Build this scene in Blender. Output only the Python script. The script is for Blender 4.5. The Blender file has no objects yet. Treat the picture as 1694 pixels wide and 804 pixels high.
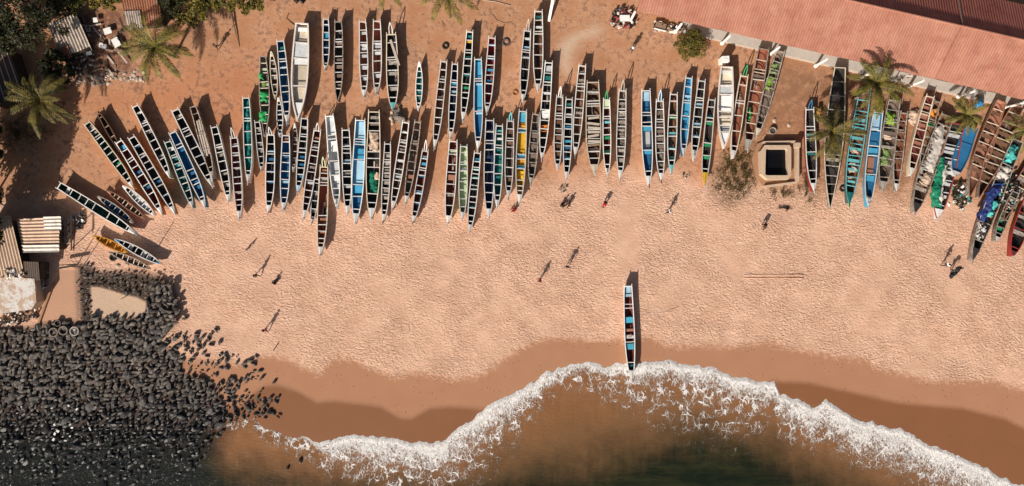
import bpy, bmesh, math, random
import numpy as np
from mathutils import Vector, Matrix, noise
R = math.radians
# ------------------------------------------------------------------ camera
H = 88.0            # drone height, metres
S = 0.08            # metres per photograph pixel on the ground
def P(px, py, z=0.0):
    k = S * (H - z) / H
    return Vector(((px - 847) * k, (402 - py) * k, z))
scene = bpy.context.scene
COL = scene.collection
cam_d = bpy.data.cameras.new('camera'); cam = bpy.data.objects.new('camera', cam_d); COL.objects.link(cam)
cam.location = (0, 0, H); cam.rotation_euler = (0, 0, 0)
cam_d.sensor_fit = 'HORIZONTAL'; cam_d.angle = 2 * math.atan(847 * S / H)
cam_d.clip_start = 1.0; cam_d.clip_end = 6000
scene.camera = cam
# ------------------------------------------------------------------ light
SUN_EL = 31.0
SHX, SHY = 0.515, 0.857          # where shadows fall on the ground
to_sun = Vector((-SHX * math.cos(R(SUN_EL)), -SHY * math.cos(R(SUN_EL)), math.sin(R(SUN_EL)))).normalized()
world = bpy.data.worlds.new('World'); scene.world = world; world.use_nodes = True
wn = world.node_tree.nodes; wl = world.node_tree.links; wn.clear()
wo = wn.new('ShaderNodeOutputWorld'); bg = wn.new('ShaderNodeBackground'); sky = wn.new('ShaderNodeTexSky')
sky.sky_type = 'NISHITA'; sky.sun_disc = False; sky.sun_elevation = R(SUN_EL)
sky.sun_rotation = math.atan2(to_sun.x, to_sun.y) % (2 * math.pi)
sky.air_density = 1.0; sky.dust_density = 3.0; sky.ozone_density = 0.6
wl.new(sky.outputs[0], bg.inputs[0]); bg.inputs[1].default_value = 0.05; wl.new(bg.outputs[0], wo.inputs[0])
sd = bpy.data.lights.new('sun', 'SUN'); sd.energy = 5.0; sd.angle = R(0.5); sd.color = (1.0, 0.93, 0.84)
sun = bpy.data.objects.new('sun', sd); COL.objects.link(sun); sun.rotation_euler = to_sun.to_track_quat('Z', 'Y').to_euler()
scene.view_settings.view_transform = 'Standard'; scene.view_settings.look = 'None'
scene.view_settings.exposure = 0.36; scene.view_settings.gamma = 1.0; scene.view_settings.use_curve_mapping = False

# ------------------------------------------------------------------ node helper
class NT:
    def __init__(s, name):
        s.mat = bpy.data.materials.new(name); s.mat.use_nodes = True
        s.t = s.mat.node_tree; s.t.nodes.clear()
        s.out = s.t.nodes.new('ShaderNodeOutputMaterial'); s.b = s.t.nodes.new('ShaderNodeBsdfPrincipled')
        s.t.links.new(s.b.outputs[0], s.out.inputs[0])
    def put(s, sock, v):
        if v is None: return
        if isinstance(v, bpy.types.NodeSocket): s.t.links.new(v, sock)
        elif isinstance(v, (tuple, list)):
            v = tuple(v)
            if len(v) == 3 and len(sock.default_value) == 4: v = v + (1,)
            sock.default_value = v
        else:
            try: sock.default_value = v
            except Exception: sock.default_value = (v,) * len(sock.default_value)
    def m(s, op, a, b=None, c=None, clamp=False):
        n = s.t.nodes.new('ShaderNodeMath'); n.operation = op; n.use_clamp = clamp
        s.put(n.inputs[0], a); s.put(n.inputs[1], b); s.put(n.inputs[2], c); return n.outputs[0]
    def vm(s, op, a, b=None):
        n = s.t.nodes.new('ShaderNodeVectorMath'); n.operation = op; s.put(n.inputs[0], a)
        if b is not None: s.put(n.inputs[1], b)
        return n.outputs[0]
    def pos(s): return s.t.nodes.new('ShaderNodeNewGeometry').outputs['Position']
    def obj(s): return s.t.nodes.new('ShaderNodeTexCoord').outputs['Object']
    def rnd(s): return s.t.nodes.new('ShaderNodeObjectInfo').outputs['Random']
    def att(s, name):
        n = s.t.nodes.new('ShaderNodeAttribute'); n.attribute_name = name; return n.outputs['Fac']
    def map(s, v, rot=(0, 0, 0), scale=(1, 1, 1), loc=(0, 0, 0)):
        n = s.t.nodes.new('ShaderNodeMapping'); s.put(n.inputs[0], v); n.inputs[1].default_value = loc
        n.inputs[2].default_value = rot; n.inputs[3].default_value = scale; return n.outputs[0]
    def noise(s, v, scale=1, detail=3, rough=.5, dist=0, color=False):
        n = s.t.nodes.new('ShaderNodeTexNoise'); s.put(n.inputs['Vector'], v); n.inputs['Scale'].default_value = scale
        n.inputs['Detail'].default_value = detail; n.inputs['Roughness'].default_value = rough; n.inputs['Distortion'].default_value = dist
        return n.outputs['Color' if color else 'Fac']
    def vor(s, v, scale=1, feat='F1', rnd=1.0, out='Distance'):
        n = s.t.nodes.new('ShaderNodeTexVoronoi'); n.feature = feat; s.put(n.inputs['Vector'], v); n.inputs['Scale'].default_value = scale
        n.inputs['Randomness'].default_value = rnd; return n.outputs[out]
    def wave(s, v, scale=1, dist=0, dirn='X'):
        n = s.t.nodes.new('ShaderNodeTexWave'); n.bands_direction = dirn; s.put(n.inputs['Vector'], v)
        n.inputs['Scale'].default_value = scale; n.inputs['Distortion'].default_value = dist; return n.outputs['Fac']
    def ss(s, v, a, b, lo=0.0, hi=1.0):      # smoothstep
        n = s.t.nodes.new('ShaderNodeMapRange'); n.interpolation_type = 'SMOOTHSTEP'
        s.put(n.inputs[0], v); s.put(n.inputs[1], a); s.put(n.inputs[2], b); s.put(n.inputs[3], lo); s.put(n.inputs[4], hi); return n.outputs[0]
    def mix(s, f, a, b, mode='MIX'):
        n = s.t.nodes.new('ShaderNodeMix'); n.data_type = 'RGBA'; n.blend_type = mode
        s.put(n.inputs[0], f); s.put(n.inputs[6], a); s.put(n.inputs[7], b); return n.outputs[2]
    def bump(s, h, dist=.05, strength=1, normal=None):
        n = s.t.nodes.new('ShaderNodeBump'); n.inputs['Strength'].default_value = strength; n.inputs['Distance'].default_value = dist
        s.put(n.inputs['Height'], h)
        if normal is not None: s.put(n.inputs['Normal'], normal)
        s.t.links.new(n.outputs[0], s.b.inputs['Normal']); return n.outputs[0]
    def fin(s, color, rough=.8, spec=.3):
        s.put(s.b.inputs['Base Color'], color); s.put(s.b.inputs['Roughness'], rough); s.put(s.b.inputs['Specular IOR Level'], spec); return s.mat

MATS = {}
def paint(key, col, wear=.35, wearcol=(.16, .10, .065), rough=.55, scale=3.0, bump=.012):
    """painted or bare wood: chips, dirt and a little tone shift between objects"""
    if key in MATS: return MATS[key]
    n = NT(key); v = n.obj()
    a = n.noise(v, scale, 5, .65); st = n.noise(n.map(v, scale=(.5, 5, 5)), 3, 4, .6)
    chip = n.ss(n.m('ADD', n.m('MULTIPLY', a, .6), n.m('MULTIPLY', st, .4)), .62 - .22 * wear, .70 - .16 * wear)
    c = n.mix(n.m('MULTIPLY', chip, min(1, wear * 1.6)), col, wearcol)
    tone = n.m('ADD', n.m('MULTIPLY', n.rnd(), .35), .80)
    big = n.m('ADD', n.m('MULTIPLY', n.noise(v, .9, 3), .5), .72)
    c = n.mix(1.0, c, n.vm('SCALE', (1, 1, 1)), 'MULTIPLY') if False else n.vm('SCALE', c)
    sc = c.node; n.put(sc.inputs['Scale'], n.m('MULTIPLY', tone, big))
    n.bump(n.noise(v, 14, 4), bump)
    MATS[key] = n.fin(c, rough, .35); return MATS[key]
def plain(key, col, rough=.8, var=.3, scale=4, bump=.01, bscale=20, spec=.3):
    if key in MATS: return MATS[key]
    n = NT(key); v = n.obj()
    f = n.m('ADD', n.m('MULTIPLY', n.noise(v, scale, 5, .6), 2 * var), 1 - var)
    c = n.vm('SCALE', tuple(col)); n.put(c.node.inputs['Scale'], f)
    n.bump(n.noise(v, bscale, 3), bump)
    MATS[key] = n.fin(c, rough, spec); return MATS[key]

# ------------------------------------------------------------------ object helpers
def tag(o, label=None, cat=None, group=None, kind=None):
    if label: o['label'] = label
    if cat: o['category'] = cat
    if group: o['group'] = group
    if kind: o['kind'] = kind
    return o
def thing(name, label, cat, loc=(0, 0, 0), rz=0, group=None, rx=0, ry=0):
    o = bpy.data.objects.new(name, None); COL.objects.link(o); o.location = loc; o.rotation_euler = (rx, ry, rz)
    o.empty_display_size = .3
    return tag(o, label, cat, group)
class MB:
    def __init__(s): s.v = []; s.f = []; s.mi = []
    def add(s, verts, faces, mi=0):
        k = len(s.v); s.v += [tuple(p) for p in verts]
        s.f += [tuple(i + k for i in f) for f in faces]; s.mi += [mi] * len(faces)
    def box(s, c, size, rz=0, mi=0, M=None):
        hx, hy, hz = size[0] / 2, size[1] / 2, size[2] / 2
        m = (Matrix.Translation(c) @ (M if M is not None else Matrix.Rotation(rz, 4, 'Z')))
        vs = [m @ Vector((x * hx, y * hy, z * hz)) for z in (-1, 1) for y in (-1, 1) for x in (-1, 1)]
        s.add(vs, [(0, 2, 3, 1), (4, 5, 7, 6), (0, 1, 5, 4), (2, 6, 7, 3), (0, 4, 6, 2), (1, 3, 7, 5)], mi)
    def bar(s, a, b, w, h, mi=0, up=Vector((0, 0, 1))):
        a = Vector(a); b = Vector(b); d = (b - a)
        if d.length < 1e-6: return
        x = d.normalized(); y = up.cross(x)
        if y.length < 1e-4: y = Vector((1, 0, 0))
        y.normalize(); z = x.cross(y)
        vs = []
        for p in (a, b):
            for sy, sz in ((-1, -1), (1, -1), (1, 1), (-1, 1)): vs.append(p + y * sy * w / 2 + z * sz * h / 2)
        s.add(vs, [(0, 3, 2, 1), (4, 5, 6, 7), (0, 1, 5, 4), (1, 2, 6, 5), (2, 3, 7, 6), (3, 0, 4, 7)], mi)
    def tube(s, pts, rad, n=8, mi=0, closed=False):
        pts = [Vector(p) for p in pts]; rad = rad if isinstance(rad, (list, tuple)) else [rad] * len(pts)
        N = len(pts); vs = []; fs = []
        for i, p in enumerate(pts):
            if closed: d = pts[(i + 1) % N] - pts[i - 1]
            else: d = pts[min(i + 1, N - 1)] - pts[max(i - 1, 0)]
            d.normalize(); ref = Vector((0, 0, 1)) if abs(d.z) < .9 else Vector((1, 0, 0))
            y = ref.cross(d).normalized(); z = d.cross(y)
            for k in range(n):
                a = 2 * math.pi * k / n; vs.append(p + (y * math.cos(a) + z * math.sin(a)) * rad[i])
        for i in range(N if closed else N - 1):
            j = (i + 1) % N
            for k in range(n): fs.append((i * n + k, i * n + (k + 1) % n, j * n + (k + 1) % n, j * n + k))
        if not closed: fs += [tuple(range(n))[::-1], tuple((N - 1) * n + k for k in range(n))]
        s.add(vs, fs, mi)
    def lathe(s, prof, c=(0, 0, 0), n=20, mi=0):
        vs = []; fs = []
        for r, z in prof:
            for k in range(n): vs.append((c[0] + r * math.cos(2 * math.pi * k / n), c[1] + r * math.sin(2 * math.pi * k / n), c[2] + z))
        for i in range(len(prof) - 1):
            for k in range(n): fs.append((i * n + k, i * n + (k + 1) % n, (i + 1) * n + (k + 1) % n, (i + 1) * n + k))
        s.add(vs, fs, mi)
    def build(s, name, mats, parent=None, smooth=False, loc=None):
        me = bpy.data.meshes.new(name); me.from_pydata(s.v, [], s.f)
        mats = mats if isinstance(mats, (list, tuple)) else [mats]
        for m in mats: me.materials.append(m)
        if len(mats) > 1: me.polygons.foreach_set('material_index', s.mi)
        if smooth: me.polygons.foreach_set('use_smooth', [True] * len(me.polygons))
        me.update(); o = bpy.data.objects.new(name, me); COL.objects.link(o)
        if parent: o.parent = parent
        if loc is not None: o.location = loc
        return o
def polyfn(pts):
    xs = np.array([p[0] for p in pts], float); ys = np.array([p[1] for p in pts], float)
    return lambda x: np.interp(x, xs, ys)
def inpoly(px, py, poly):
    """point in polygon, numpy, photo pixels"""
    c = np.zeros(px.shape, bool); n = len(poly); j = n - 1
    for i in range(n):
        xi, yi = poly[i]; xj, yj = poly[j]
        c ^= ((yi > py) != (yj > py)) & (px < (xj - xi) * (py - yi) / ((yj - yi) or 1e-9) + xi)
        j = i
    return c
def softpoly(px, py, poly, soft):
    """1 inside, falling to 0 over `soft` pixels outside"""
    ins = inpoly(px, py, poly); d = np.full(px.shape, 1e9); n = len(poly)
    for i in range(n):
        x0, y0 = poly[i]; x1, y1 = poly[(i + 1) % n]; dx, dy = x1 - x0, y1 - y0
        t = np.clip(((px - x0) * dx + (py - y0) * dy) / (dx * dx + dy * dy), 0, 1)
        d = np.minimum(d, np.hypot(px - x0 - t * dx, py - y0 - t * dy))
    sdv = np.where(ins, d, -d)
    return np.clip(.5 + sdv / soft, 0, 1)
# ------------------------------------------------------------------ shore lines, in photograph pixels
front = polyfn([(-3000, 640), (-40, 640), (0, 700), (100, 706), (200, 706), (300, 712), (350, 700), (400, 694), (420, 692), (439, 711), (466, 722), (490, 729), (505, 728), (530, 733), (541, 731), (560, 723), (577, 720),
    (595, 723), (610, 725), (630, 720), (650, 725), (676, 731), (700, 734), (715, 735), (730, 729), (745, 718), (761, 705), (785, 692), (800, 677), (830, 656), (858, 641), (885, 625), (910, 611), (930, 606), (960, 600), (985, 603), (1002, 604), (1015, 598), (1040, 597), (1065, 594),
    (1100, 594), (1125, 599), (1142, 606), (1170, 609), (1209, 618), (1254, 632), (1281, 635), (1291, 651), (1328, 660), (1342, 671), (1366, 666), (1402, 683), (1451, 698), (1521, 725), (1556, 746), (1619, 767), (1661, 790), (1694, 803), (1800, 850), (2400, 1000), (4500, 1600)])
dryln = polyfn([(-3000, 640), (0, 600), (300, 590), (400, 600), (436, 586), (466, 589), (495, 602), (531, 617), (554, 590), (584, 592), (610, 606), (653, 622), (679, 615), (705, 616), (755, 626), (793, 619), (826, 599), (858, 576), (898, 558), (931, 556),
    (980, 560), (1032, 560), (1075, 556), (1108, 570), (1160, 568), (1200, 572), (1268, 563), (1310, 574), (1380, 586), (1433, 592), (1451, 606), (1538, 628), (1600, 628), (1643, 627), (1694, 644), (1900, 690), (4500, 1200)])
wetln = polyfn([(-3000, 640), (300, 690), (400, 668), (425, 645), (440, 636), (459, 635), (492, 645), (525, 664), (548, 661), (604, 667), (630, 671), (663, 690), (682, 690), (712, 673), (745, 671), (778, 673), (800, 676), (840, 700), (1200, 700), (1262, 636), (1275, 629),
    (1338, 632), (1415, 649), (1486, 665), (1591, 674), (1661, 691), (1694, 707), (1900, 760), (4500, 1300)])
earthln = polyfn([(-3000, 330), (0, 330), (200, 345), (300, 330), (420, 320), (560, 330), (700, 320), (800, 310), (900, 300), (1000, 285), (1100, 280), (1200, 300), (1330, 290), (1500, 300), (1600, 330), (1694, 400), (4500, 400)])

def fine_axis(lo, hi, step, far):
    a = list(np.arange(lo, hi + 1e-6, step)); out = []; d = step
    x = hi
    while x < far: d *= 1.5; x += d; out.append(x)
    x = lo; d = step; out2 = []
    while x > -far: d *= 1.5; x -= d; out2.append(x)
    return np.array(out2[::-1] + a + out)
def grid_mesh(name, X, Y, Z, mat, attrs):
    ny, nx = X.shape; me = bpy.data.meshes.new(name)
    co = np.stack([X, Y, Z], -1).reshape(-1, 3).astype(np.float32)
    idx = np.arange(nx * ny).reshape(ny, nx)
    q = np.stack([idx[:-1, :-1], idx[:-1, 1:], idx[1:, 1:], idx[1:, :-1]], -1).reshape(-1, 4)
    me.vertices.add(len(co)); me.vertices.foreach_set('co', co.ravel())
    me.loops.add(q.size); me.loops.foreach_set('vertex_index', q.ravel().astype(np.int32))
    me.polygons.add(len(q)); me.polygons.foreach_set('loop_start', (np.arange(len(q)) * 4).astype(np.int32))
    me.polygons.foreach_set('use_smooth', np.ones(len(q), bool))
    me.update(); me.validate()
    for k, a in attrs.items():
        at = me.attributes.new(k, 'FLOAT', 'POINT'); at.data.foreach_set('value', a.ravel().astype(np.float32))
    me.materials.append(mat); o = bpy.data.objects.new(name, me); COL.objects.link(o); return o
rng = np.random.default_rng(5)
def vnoise(x, y, sc, seed=0):
    """cheap smooth value noise on arrays"""
    r = np.random.default_rng(seed).random((256, 256)); x = x * sc; y = y * sc
    xi = np.floor(x).astype(int); yi = np.floor(y).astype(int); fx = x - xi; fy = y - yi
    fx = fx * fx * (3 - 2 * fx); fy = fy * fy * (3 - 2 * fy)
    g = lambda a, b: r[a % 256, b % 256]
    return (g(xi, yi) * (1 - fx) + g(xi + 1, yi) * fx) * (1 - fy) + (g(xi, yi + 1) * (1 - fx) + g(xi + 1, yi + 1) * fx) * fy

ROCKPOLY = [(-60, 545), (60, 540), (75, 535), (132, 532), (128, 470), (128, 436), (150, 440), (165, 450), (215, 448), (262, 455), (285, 475), (296, 505), (290, 535), (262, 560), (272, 575), (300, 590), (300, 620), (330, 625), (345, 640), (362, 655), (372, 690), (356, 712), (345, 745), (320, 780), (280, 812), (-60, 812)]
POOLPOLY = [(150, 475), (165, 476), (180, 480), (205, 488), (225, 492), (241, 500), (240, 515), (226, 525), (210, 527), (190, 524), (165, 528), (150, 520)]
YARD = [(62, 520), (82, 478), (100, 446), (128, 446), (131, 500), (131, 534), (95, 540), (68, 536)]

# ---- ground sheet
gx = fine_axis(-72, 72, .2, 3000); gy = fine_axis(-37, 37, .2, 3000)
GX, GY = np.meshgrid(gx, gy); PX = GX / S + 847; PY = 402 - GY / S
sea = (PY - front(PX)) * S                      # metres seaward of the swash line
gz = np.where(sea > 0, -.05 * np.minimum(sea, 3) - .05 * np.maximum(sea - 3, 0), 0)
gz = np.maximum(gz, -3.0)
und = (vnoise(GX, GY, .12, 1) - .5) * .22 + (vnoise(GX, GY, .5, 2) - .5) * .05
land = np.clip(-(PY - dryln(PX)) * S / 2.5, 0, 1); gz = gz + und * land
rock = softpoly(PX, PY, ROCKPOLY, 14) * (1 - softpoly(PX, PY, POOLPOLY, 3))
pale = np.maximum.reduce([softpoly(PX, PY, POOLPOLY, 3), softpoly(PX, PY, [(938, 52), (985, 34), (1010, 46), (990, 66), (965, 72), (955, 90), (950, 125), (935, 135), (918, 110), (915, 70)], 40) * .62,
     softpoly(PX, PY, [(0, 462), (58, 460), (62, 515), (0, 520)], 5) * .5])
yard = softpoly(PX, PY, YARD, 3)
weed = np.maximum.reduce([softpoly(PX, PY, [(1180, 285), (1200, 250), (1225, 240), (1250, 240), (1258, 300), (1240, 318), (1205, 345), (1175, 320)], 22), softpoly(PX, PY, [(1262, 300), (1320, 300), (1335, 330), (1300, 325), (1265, 320)], 16) * .6,
     softpoly(PX, PY, [(1325, 250), (1350, 250), (1360, 330), (1335, 340)], 20) * .7, softpoly(PX, PY, [(1345, 180), (1500, 170), (1500, 240), (1345, 250)], 30) * .35,
     softpoly(PX, PY, [(0, 190), (90, 205), (60, 250), (0, 260)], 30) * .9, softpoly(PX, PY, [(635, 180), (668, 175), (672, 205), (645, 210)], 10) * .4])
earth = np.clip((earthln(PX) - PY) / 90 + .5, 0, 1)
smooth = np.maximum.reduce([np.clip(earth * 1.25, 0, .97), yard, softpoly(PX, PY, [(1018, 330), (1056, 330), (1056, 470), (1030, 470)], 14) * .75, softpoly(PX, PY, [(300, 500), (420, 560), (430, 600), (300, 600)], 40) * .5,
     softpoly(PX, PY, [(1130, 330), (1180, 350), (1300, 340), (1280, 360), (1180, 380), (1120, 370)], 14) * .45, pale])
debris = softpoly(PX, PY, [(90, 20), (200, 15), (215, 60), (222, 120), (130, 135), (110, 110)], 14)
damp2 = softpoly(PX, PY, [(1295, 100), (1500, 150), (1520, 260), (1500, 330), (1330, 300), (1320, 235), (1235, 235), (1262, 150)], 40)
orange = softpoly(PX, PY, [(110, 165), (250, 120), (420, 95), (445, 160), (420, 200), (380, 260), (300, 215), (150, 190)], 60)
gravel = np.maximum(softpoly(PX, PY, [(672, 55), (686, 75), (684, 130), (672, 175), (660, 150), (668, 100)], 8), softpoly(PX, PY, [(125, 125), (245, 110), (250, 132), (180, 142), (130, 140)], 8))

n = NT('beach_sand'); pos = n.pos()
nz1 = n.noise(pos, .35, 4, .6); nz2 = n.noise(pos, 1.6, 5, .65); nz3 = n.noise(pos, 9, 4, .6)
dd = n.m('ADD', n.att('dry'), n.m('ADD', n.m('MULTIPLY', n.m('SUBTRACT', nz2, .5), 3.2), n.m('MULTIPLY', n.m('SUBTRACT', nz3, .5), .9)))
damp = n.ss(dd, -.6, .9)
ww = n.m('ADD', n.att('wet'), n.m('ADD', n.m('MULTIPLY', n.m('SUBTRACT', nz2, .5), .35), n.m('MULTIPLY', n.m('SUBTRACT', nz3, .5), .08)))
wet = n.ss(ww, -.45, .6)
sandc = n.mix(n.ss(nz1, .35, .65), (.655, .405, .283), (.57, .34, .232))
earthc = n.mix(n.ss(nz1, .3, .7), (.40, .19, .098), (.50, .275, .165))
e = n.m('ADD', n.att('earth'), n.m('MULTIPLY', n.m('SUBTRACT', nz1, .5), .5), clamp=True)
c = n.mix(n.ss(e, .15, .85), sandc, earthc)
c = n.mix(n.m('MULTIPLY', n.att('orange'), .55), c, (.47, .19, .09))
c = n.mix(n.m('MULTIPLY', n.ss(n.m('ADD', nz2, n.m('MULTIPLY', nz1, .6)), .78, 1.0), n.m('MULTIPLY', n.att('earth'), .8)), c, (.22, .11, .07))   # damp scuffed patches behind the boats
wd = n.m('MULTIPLY', n.att('weed'), n.ss(n.noise(pos, 3.5, 6, .75), .36, .62))
c = n.mix(wd, c, (.13, .085, .035))
c = n.mix(n.ss(n.m('ADD', n.att('pale'), n.m('MULTIPLY', n.m('SUBTRACT', nz2, .5), .5)), .25, .65), c, n.mix(nz2, (.56, .41, .30), (.50, .33, .22)))
c = n.mix(n.ss(n.att('yard'), .4, .6), c, (.47, .27, .175))
dampc = n.mix(nz1, (.36, .175, .098), (.42, .215, .125)); wetc = n.mix(nz1, (.215, .090, .040), (.25, .108, .050))
c = n.mix(damp, c, dampc); c = n.mix(wet, c, wetc)
c = n.mix(n.m('MULTIPLY', n.att('rock'), .97), c, n.mix(nz3, (.03, .024, .02), (.09, .06, .045)))
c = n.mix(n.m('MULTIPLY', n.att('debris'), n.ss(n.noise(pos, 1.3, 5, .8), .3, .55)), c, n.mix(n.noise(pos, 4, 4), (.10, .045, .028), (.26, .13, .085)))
c = n.mix(n.m('MULTIPLY', n.att('damp2'), n.ss(n.noise(pos, .9, 5, .7), .28, .6)), c, (.27, .135, .075))
gm = n.m('MULTIPLY', n.ss(n.att('gravel'), .2, .8), n.ss(n.vor(pos, 4.5), .42, .3))
c = n.mix(gm, c, n.mix(n.noise(pos, 7, 2), (.50, .40, .32), (.12, .08, .06)))
sp3 = n.m('MULTIPLY', n.m('MULTIPLY', n.ss(n.vor(pos, 2.2), .16, .10), n.ss(n.noise(pos, .28, 3), .48, .56)), n.m('MULTIPLY', damp, n.m('SUBTRACT', 1, wet)))
c = n.mix(sp3, c, (.09, .045, .028))
# scattered litter, pebbles and dark specks
sp = n.vor(pos, .9, out='Distance'); spm = n.m('MULTIPLY', n.ss(sp, .065, .045), n.ss(n.noise(pos, .22, 2), .47, .57))
c = n.mix(spm, c, (.06, .04, .03))
sp2 = n.m('MULTIPLY', n.ss(n.vor(n.map(pos, loc=(7, 3, 0)), .45), .035, .022), n.m('SUBTRACT', 1, damp))
c = n.mix(sp2, c, (.75, .68, .60))
# trampled relief
pm_ = n.map(pos, rot=(0, 0, R(24)), scale=(1, 1.55, 1))
wv = n.vm('ADD', pm_, n.vm('SCALE', n.noise(pos, .8, 2, color=True))); wv.node.inputs[1].links[0].from_node.inputs['Scale'].default_value = 1.1
f1 = n.noise(wv, 3.7, 3, .55); foot = n.ss(f1, .33, .50)
v1 = n.vor(wv, 3.0, 'SMOOTH_F1'); 
relief = n.m('ADD', n.m('MULTIPLY', foot, .75), n.m('MULTIPLY', n.ss(v1, .1, .65), .55))
amt = n.m('MULTIPLY', n.m('SUBTRACT', 1, damp), n.m('SUBTRACT', 1, n.m('MULTIPLY', n.att('smooth'), .85)))
amt = n.m('MULTIPLY', amt, n.m('ADD', .35, n.m('MULTIPLY', n.ss(n.noise(pos, .16, 4, .65), .32, .66), .85)))
h = n.m('MULTIPLY', relief, amt)
h = n.m('ADD', h, n.m('MULTIPLY', n.noise(pos, 2.2, 5, .7), n.m('ADD', .03, n.m('MULTIPLY', n.m('SUBTRACT', 1, damp), n.m('ADD', .12, n.m('MULTIPLY', n.att('earth'), .10))))))
h = n.m('ADD', h, n.m('MULTIPLY', gm, .5)); h = n.m('ADD', h, n.m('MULTIPLY', wd, .8))
n.bump(h, .072)
MAT_SAND = n.fin(c, n.m('SUBTRACT', .95, n.m('MULTIPLY', wet, .62)), n.m('ADD', .12, n.m('MULTIPLY', wet, .2)))
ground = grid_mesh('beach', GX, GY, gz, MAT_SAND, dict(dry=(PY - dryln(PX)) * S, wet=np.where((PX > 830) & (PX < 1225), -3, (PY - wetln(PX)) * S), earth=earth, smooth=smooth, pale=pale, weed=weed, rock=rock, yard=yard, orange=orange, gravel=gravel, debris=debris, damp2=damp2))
tag(ground, 'pale trampled sand beach rising to orange earth behind the boats', 'beach', kind='structure')

# ---- sea: columns start at the swash line
wx = fine_axis(-72, 72, .16, 3000)
fy = 402 - front(wx / S + 847); base = fy * S
scal = (vnoise(wx, wx * 0, .35, 11) - .5) * .9 + (vnoise(wx, wx * 0, 1.3, 12) - .5) * .55 + (vnoise(wx, wx * 0, 3.1, 13) - .5) * .22
base = base + scal * np.clip((wx + 34) / 3, 0.2, 1)
vv = np.concatenate([np.arange(0, 3, .12), np.arange(3, 16, .25), 16 * 1.35 ** np.arange(0, 18)])
WX, V = np.meshgrid(wx, vv); WY = base[None, :] - V
WPX = WX / S + 847; WPY = 402 - WY / S
foamw = polyfn([(-3000, 0), (440, 0), (480, .2), (520, .8), (550, 3.0), (600, 4.4), (680, 4.6), (740, 4.6), (800, 4.6), (860, 3.8), (900, 2.6), (950, 1.5), (1000, 1.6), (1050, 3.0), (1100, 2.9), (1180, 2.9), (1250, 3.0), (1300, 3.6), (1360, 5.4), (1450, 5.6), (1560, 5.4), (1694, 5.4), (4500, 5)])
lacew = polyfn([(-3000, 3), (300, 1), (420, 1.5), (520, 3.5), (600, 9), (700, 10), (800, 9.5), (870, 6.5), (920, 3.5), (1000, 5), (1060, 8), (1120, 10.5), (1200, 10), (1280, 7), (1360, 6.6), (1500, 7.2), (1694, 9), (4500, 6)])
deepy = polyfn([(-3000, 690), (0, 690), (300, 700), (345, 722), (380, 762), (560, 782), (640, 800), (760, 792), (840, 766), (960, 752), (1050, 728), (1130, 700), (1250, 715), (1320, 748), (1400, 792), (1500, 828), (1694, 870), (4500, 1500)])
deep = np.clip((WPY - deepy(WPX) - 10) / 130 + .5, 0, 1)
rk = softpoly(WPX, WPY, [(-3000, 600), (330, 690), (380, 700), (350, 760), (300, 900), (-3000, 900)], 50)
lip = .035 + .06 * np.exp(-((V - .35) / .35) ** 2) * np.clip(foamw(WPX) / 3, 0, 1)
swell = vnoise(WX, WY, .8, 21) * .10 * np.clip(V / 1.5, 0, 1) * np.clip(1.3 - V / 7, .25, 1)
WZ = .004 + (lip + swell) * np.clip(V / .6, 0, 1) ** .7
n = NT('sea_water'); pos = n.pos(); v = n.att('vd'); fw = n.att('fw'); lw = n.att('lw'); dp = n.att('deep'); rkm = n.att('rk')
dn = n.noise(pos, .25, 5, .65); streak = n.noise(n.map(pos, scale=(1.6, .22, 1)), 1.2, 5, .65)
d2 = n.m('ADD', dp, n.m('ADD', n.m('MULTIPLY', n.m('SUBTRACT', dn, .5), .7), n.m('MULTIPLY', n.m('SUBTRACT', streak, .5), .3)), clamp=True)
shallow = n.mix(streak, (.19, .085, .036), (.30, .14, .062))
silt = n.ss(n.m('ADD', v, n.m('MULTIPLY', dn, 3)), 3.0, 12.0)
shallow = n.mix(n.m('MULTIPLY', silt, .5), shallow, (.105, .068, .032))
deepc = n.mix(n.ss(n.noise(n.map(pos, scale=(.25, 1, 1)), .5, 5, .7), .35, .7), (.008, .012, .006), (.028, .028, .011))
c = n.mix(n.ss(d2, .05, .95), shallow, deepc)
c = n.mix(n.m('MULTIPLY', rkm, .92), c, (.007, .009, .008))
wob = n.vm('ADD', pos, n.vm('SCALE', n.noise(pos, 1.1, 3, color=True))); wob.node.inputs[1].links[0].from_node.inputs['Scale'].default_value = .8
st = n.map(wob, scale=(1, .42, 1))
fn = n.noise(n.map(wob, scale=(1, .5, 1)), 4.6, 5, .66); fn2 = n.noise(pos, .45, 3, .6)
dens = n.m('SUBTRACT', 1.0, n.m('DIVIDE', v, n.m('MAXIMUM', fw, .05)))
q = n.m('ADD', n.m('MULTIPLY', dens, .85), n.m('ADD', n.m('MULTIPLY', n.m('SUBTRACT', fn, .5), 2.1), n.m('MULTIPLY', n.m('SUBTRACT', fn2, .5), .9)))
solid = n.m('MULTIPLY', n.ss(q, .08, .62), n.ss(fw, .1, 1.0))
edge = n.ss(v, n.m('ADD', .28, n.m('MULTIPLY', fn, .5)), .02); edge = n.m('MULTIPLY', edge, n.ss(fw, .1, .9))
ve = n.vor(n.map(wob, scale=(1, .5, 1)), 1.35, 'DISTANCE_TO_EDGE'); ve2 = n.vor(n.map(wob, scale=(1, .55, 1), loc=(5, 2, 0)), 3.0, 'DISTANCE_TO_EDGE')
wid = n.m('ADD', .015, n.m('MULTIPLY', n.ss(n.m('DIVIDE', v, lw), 1.0, .15), .15))
wid = n.m('MULTIPLY', wid, n.ss(n.noise(pos, .8, 3), .38, .66))
l1 = n.ss(ve, wid, n.m('MULTIPLY', wid, .3)); l2 = n.m('MULTIPLY', n.ss(ve2, wid, n.m('MULTIPLY', wid, .3)), .75)
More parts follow.
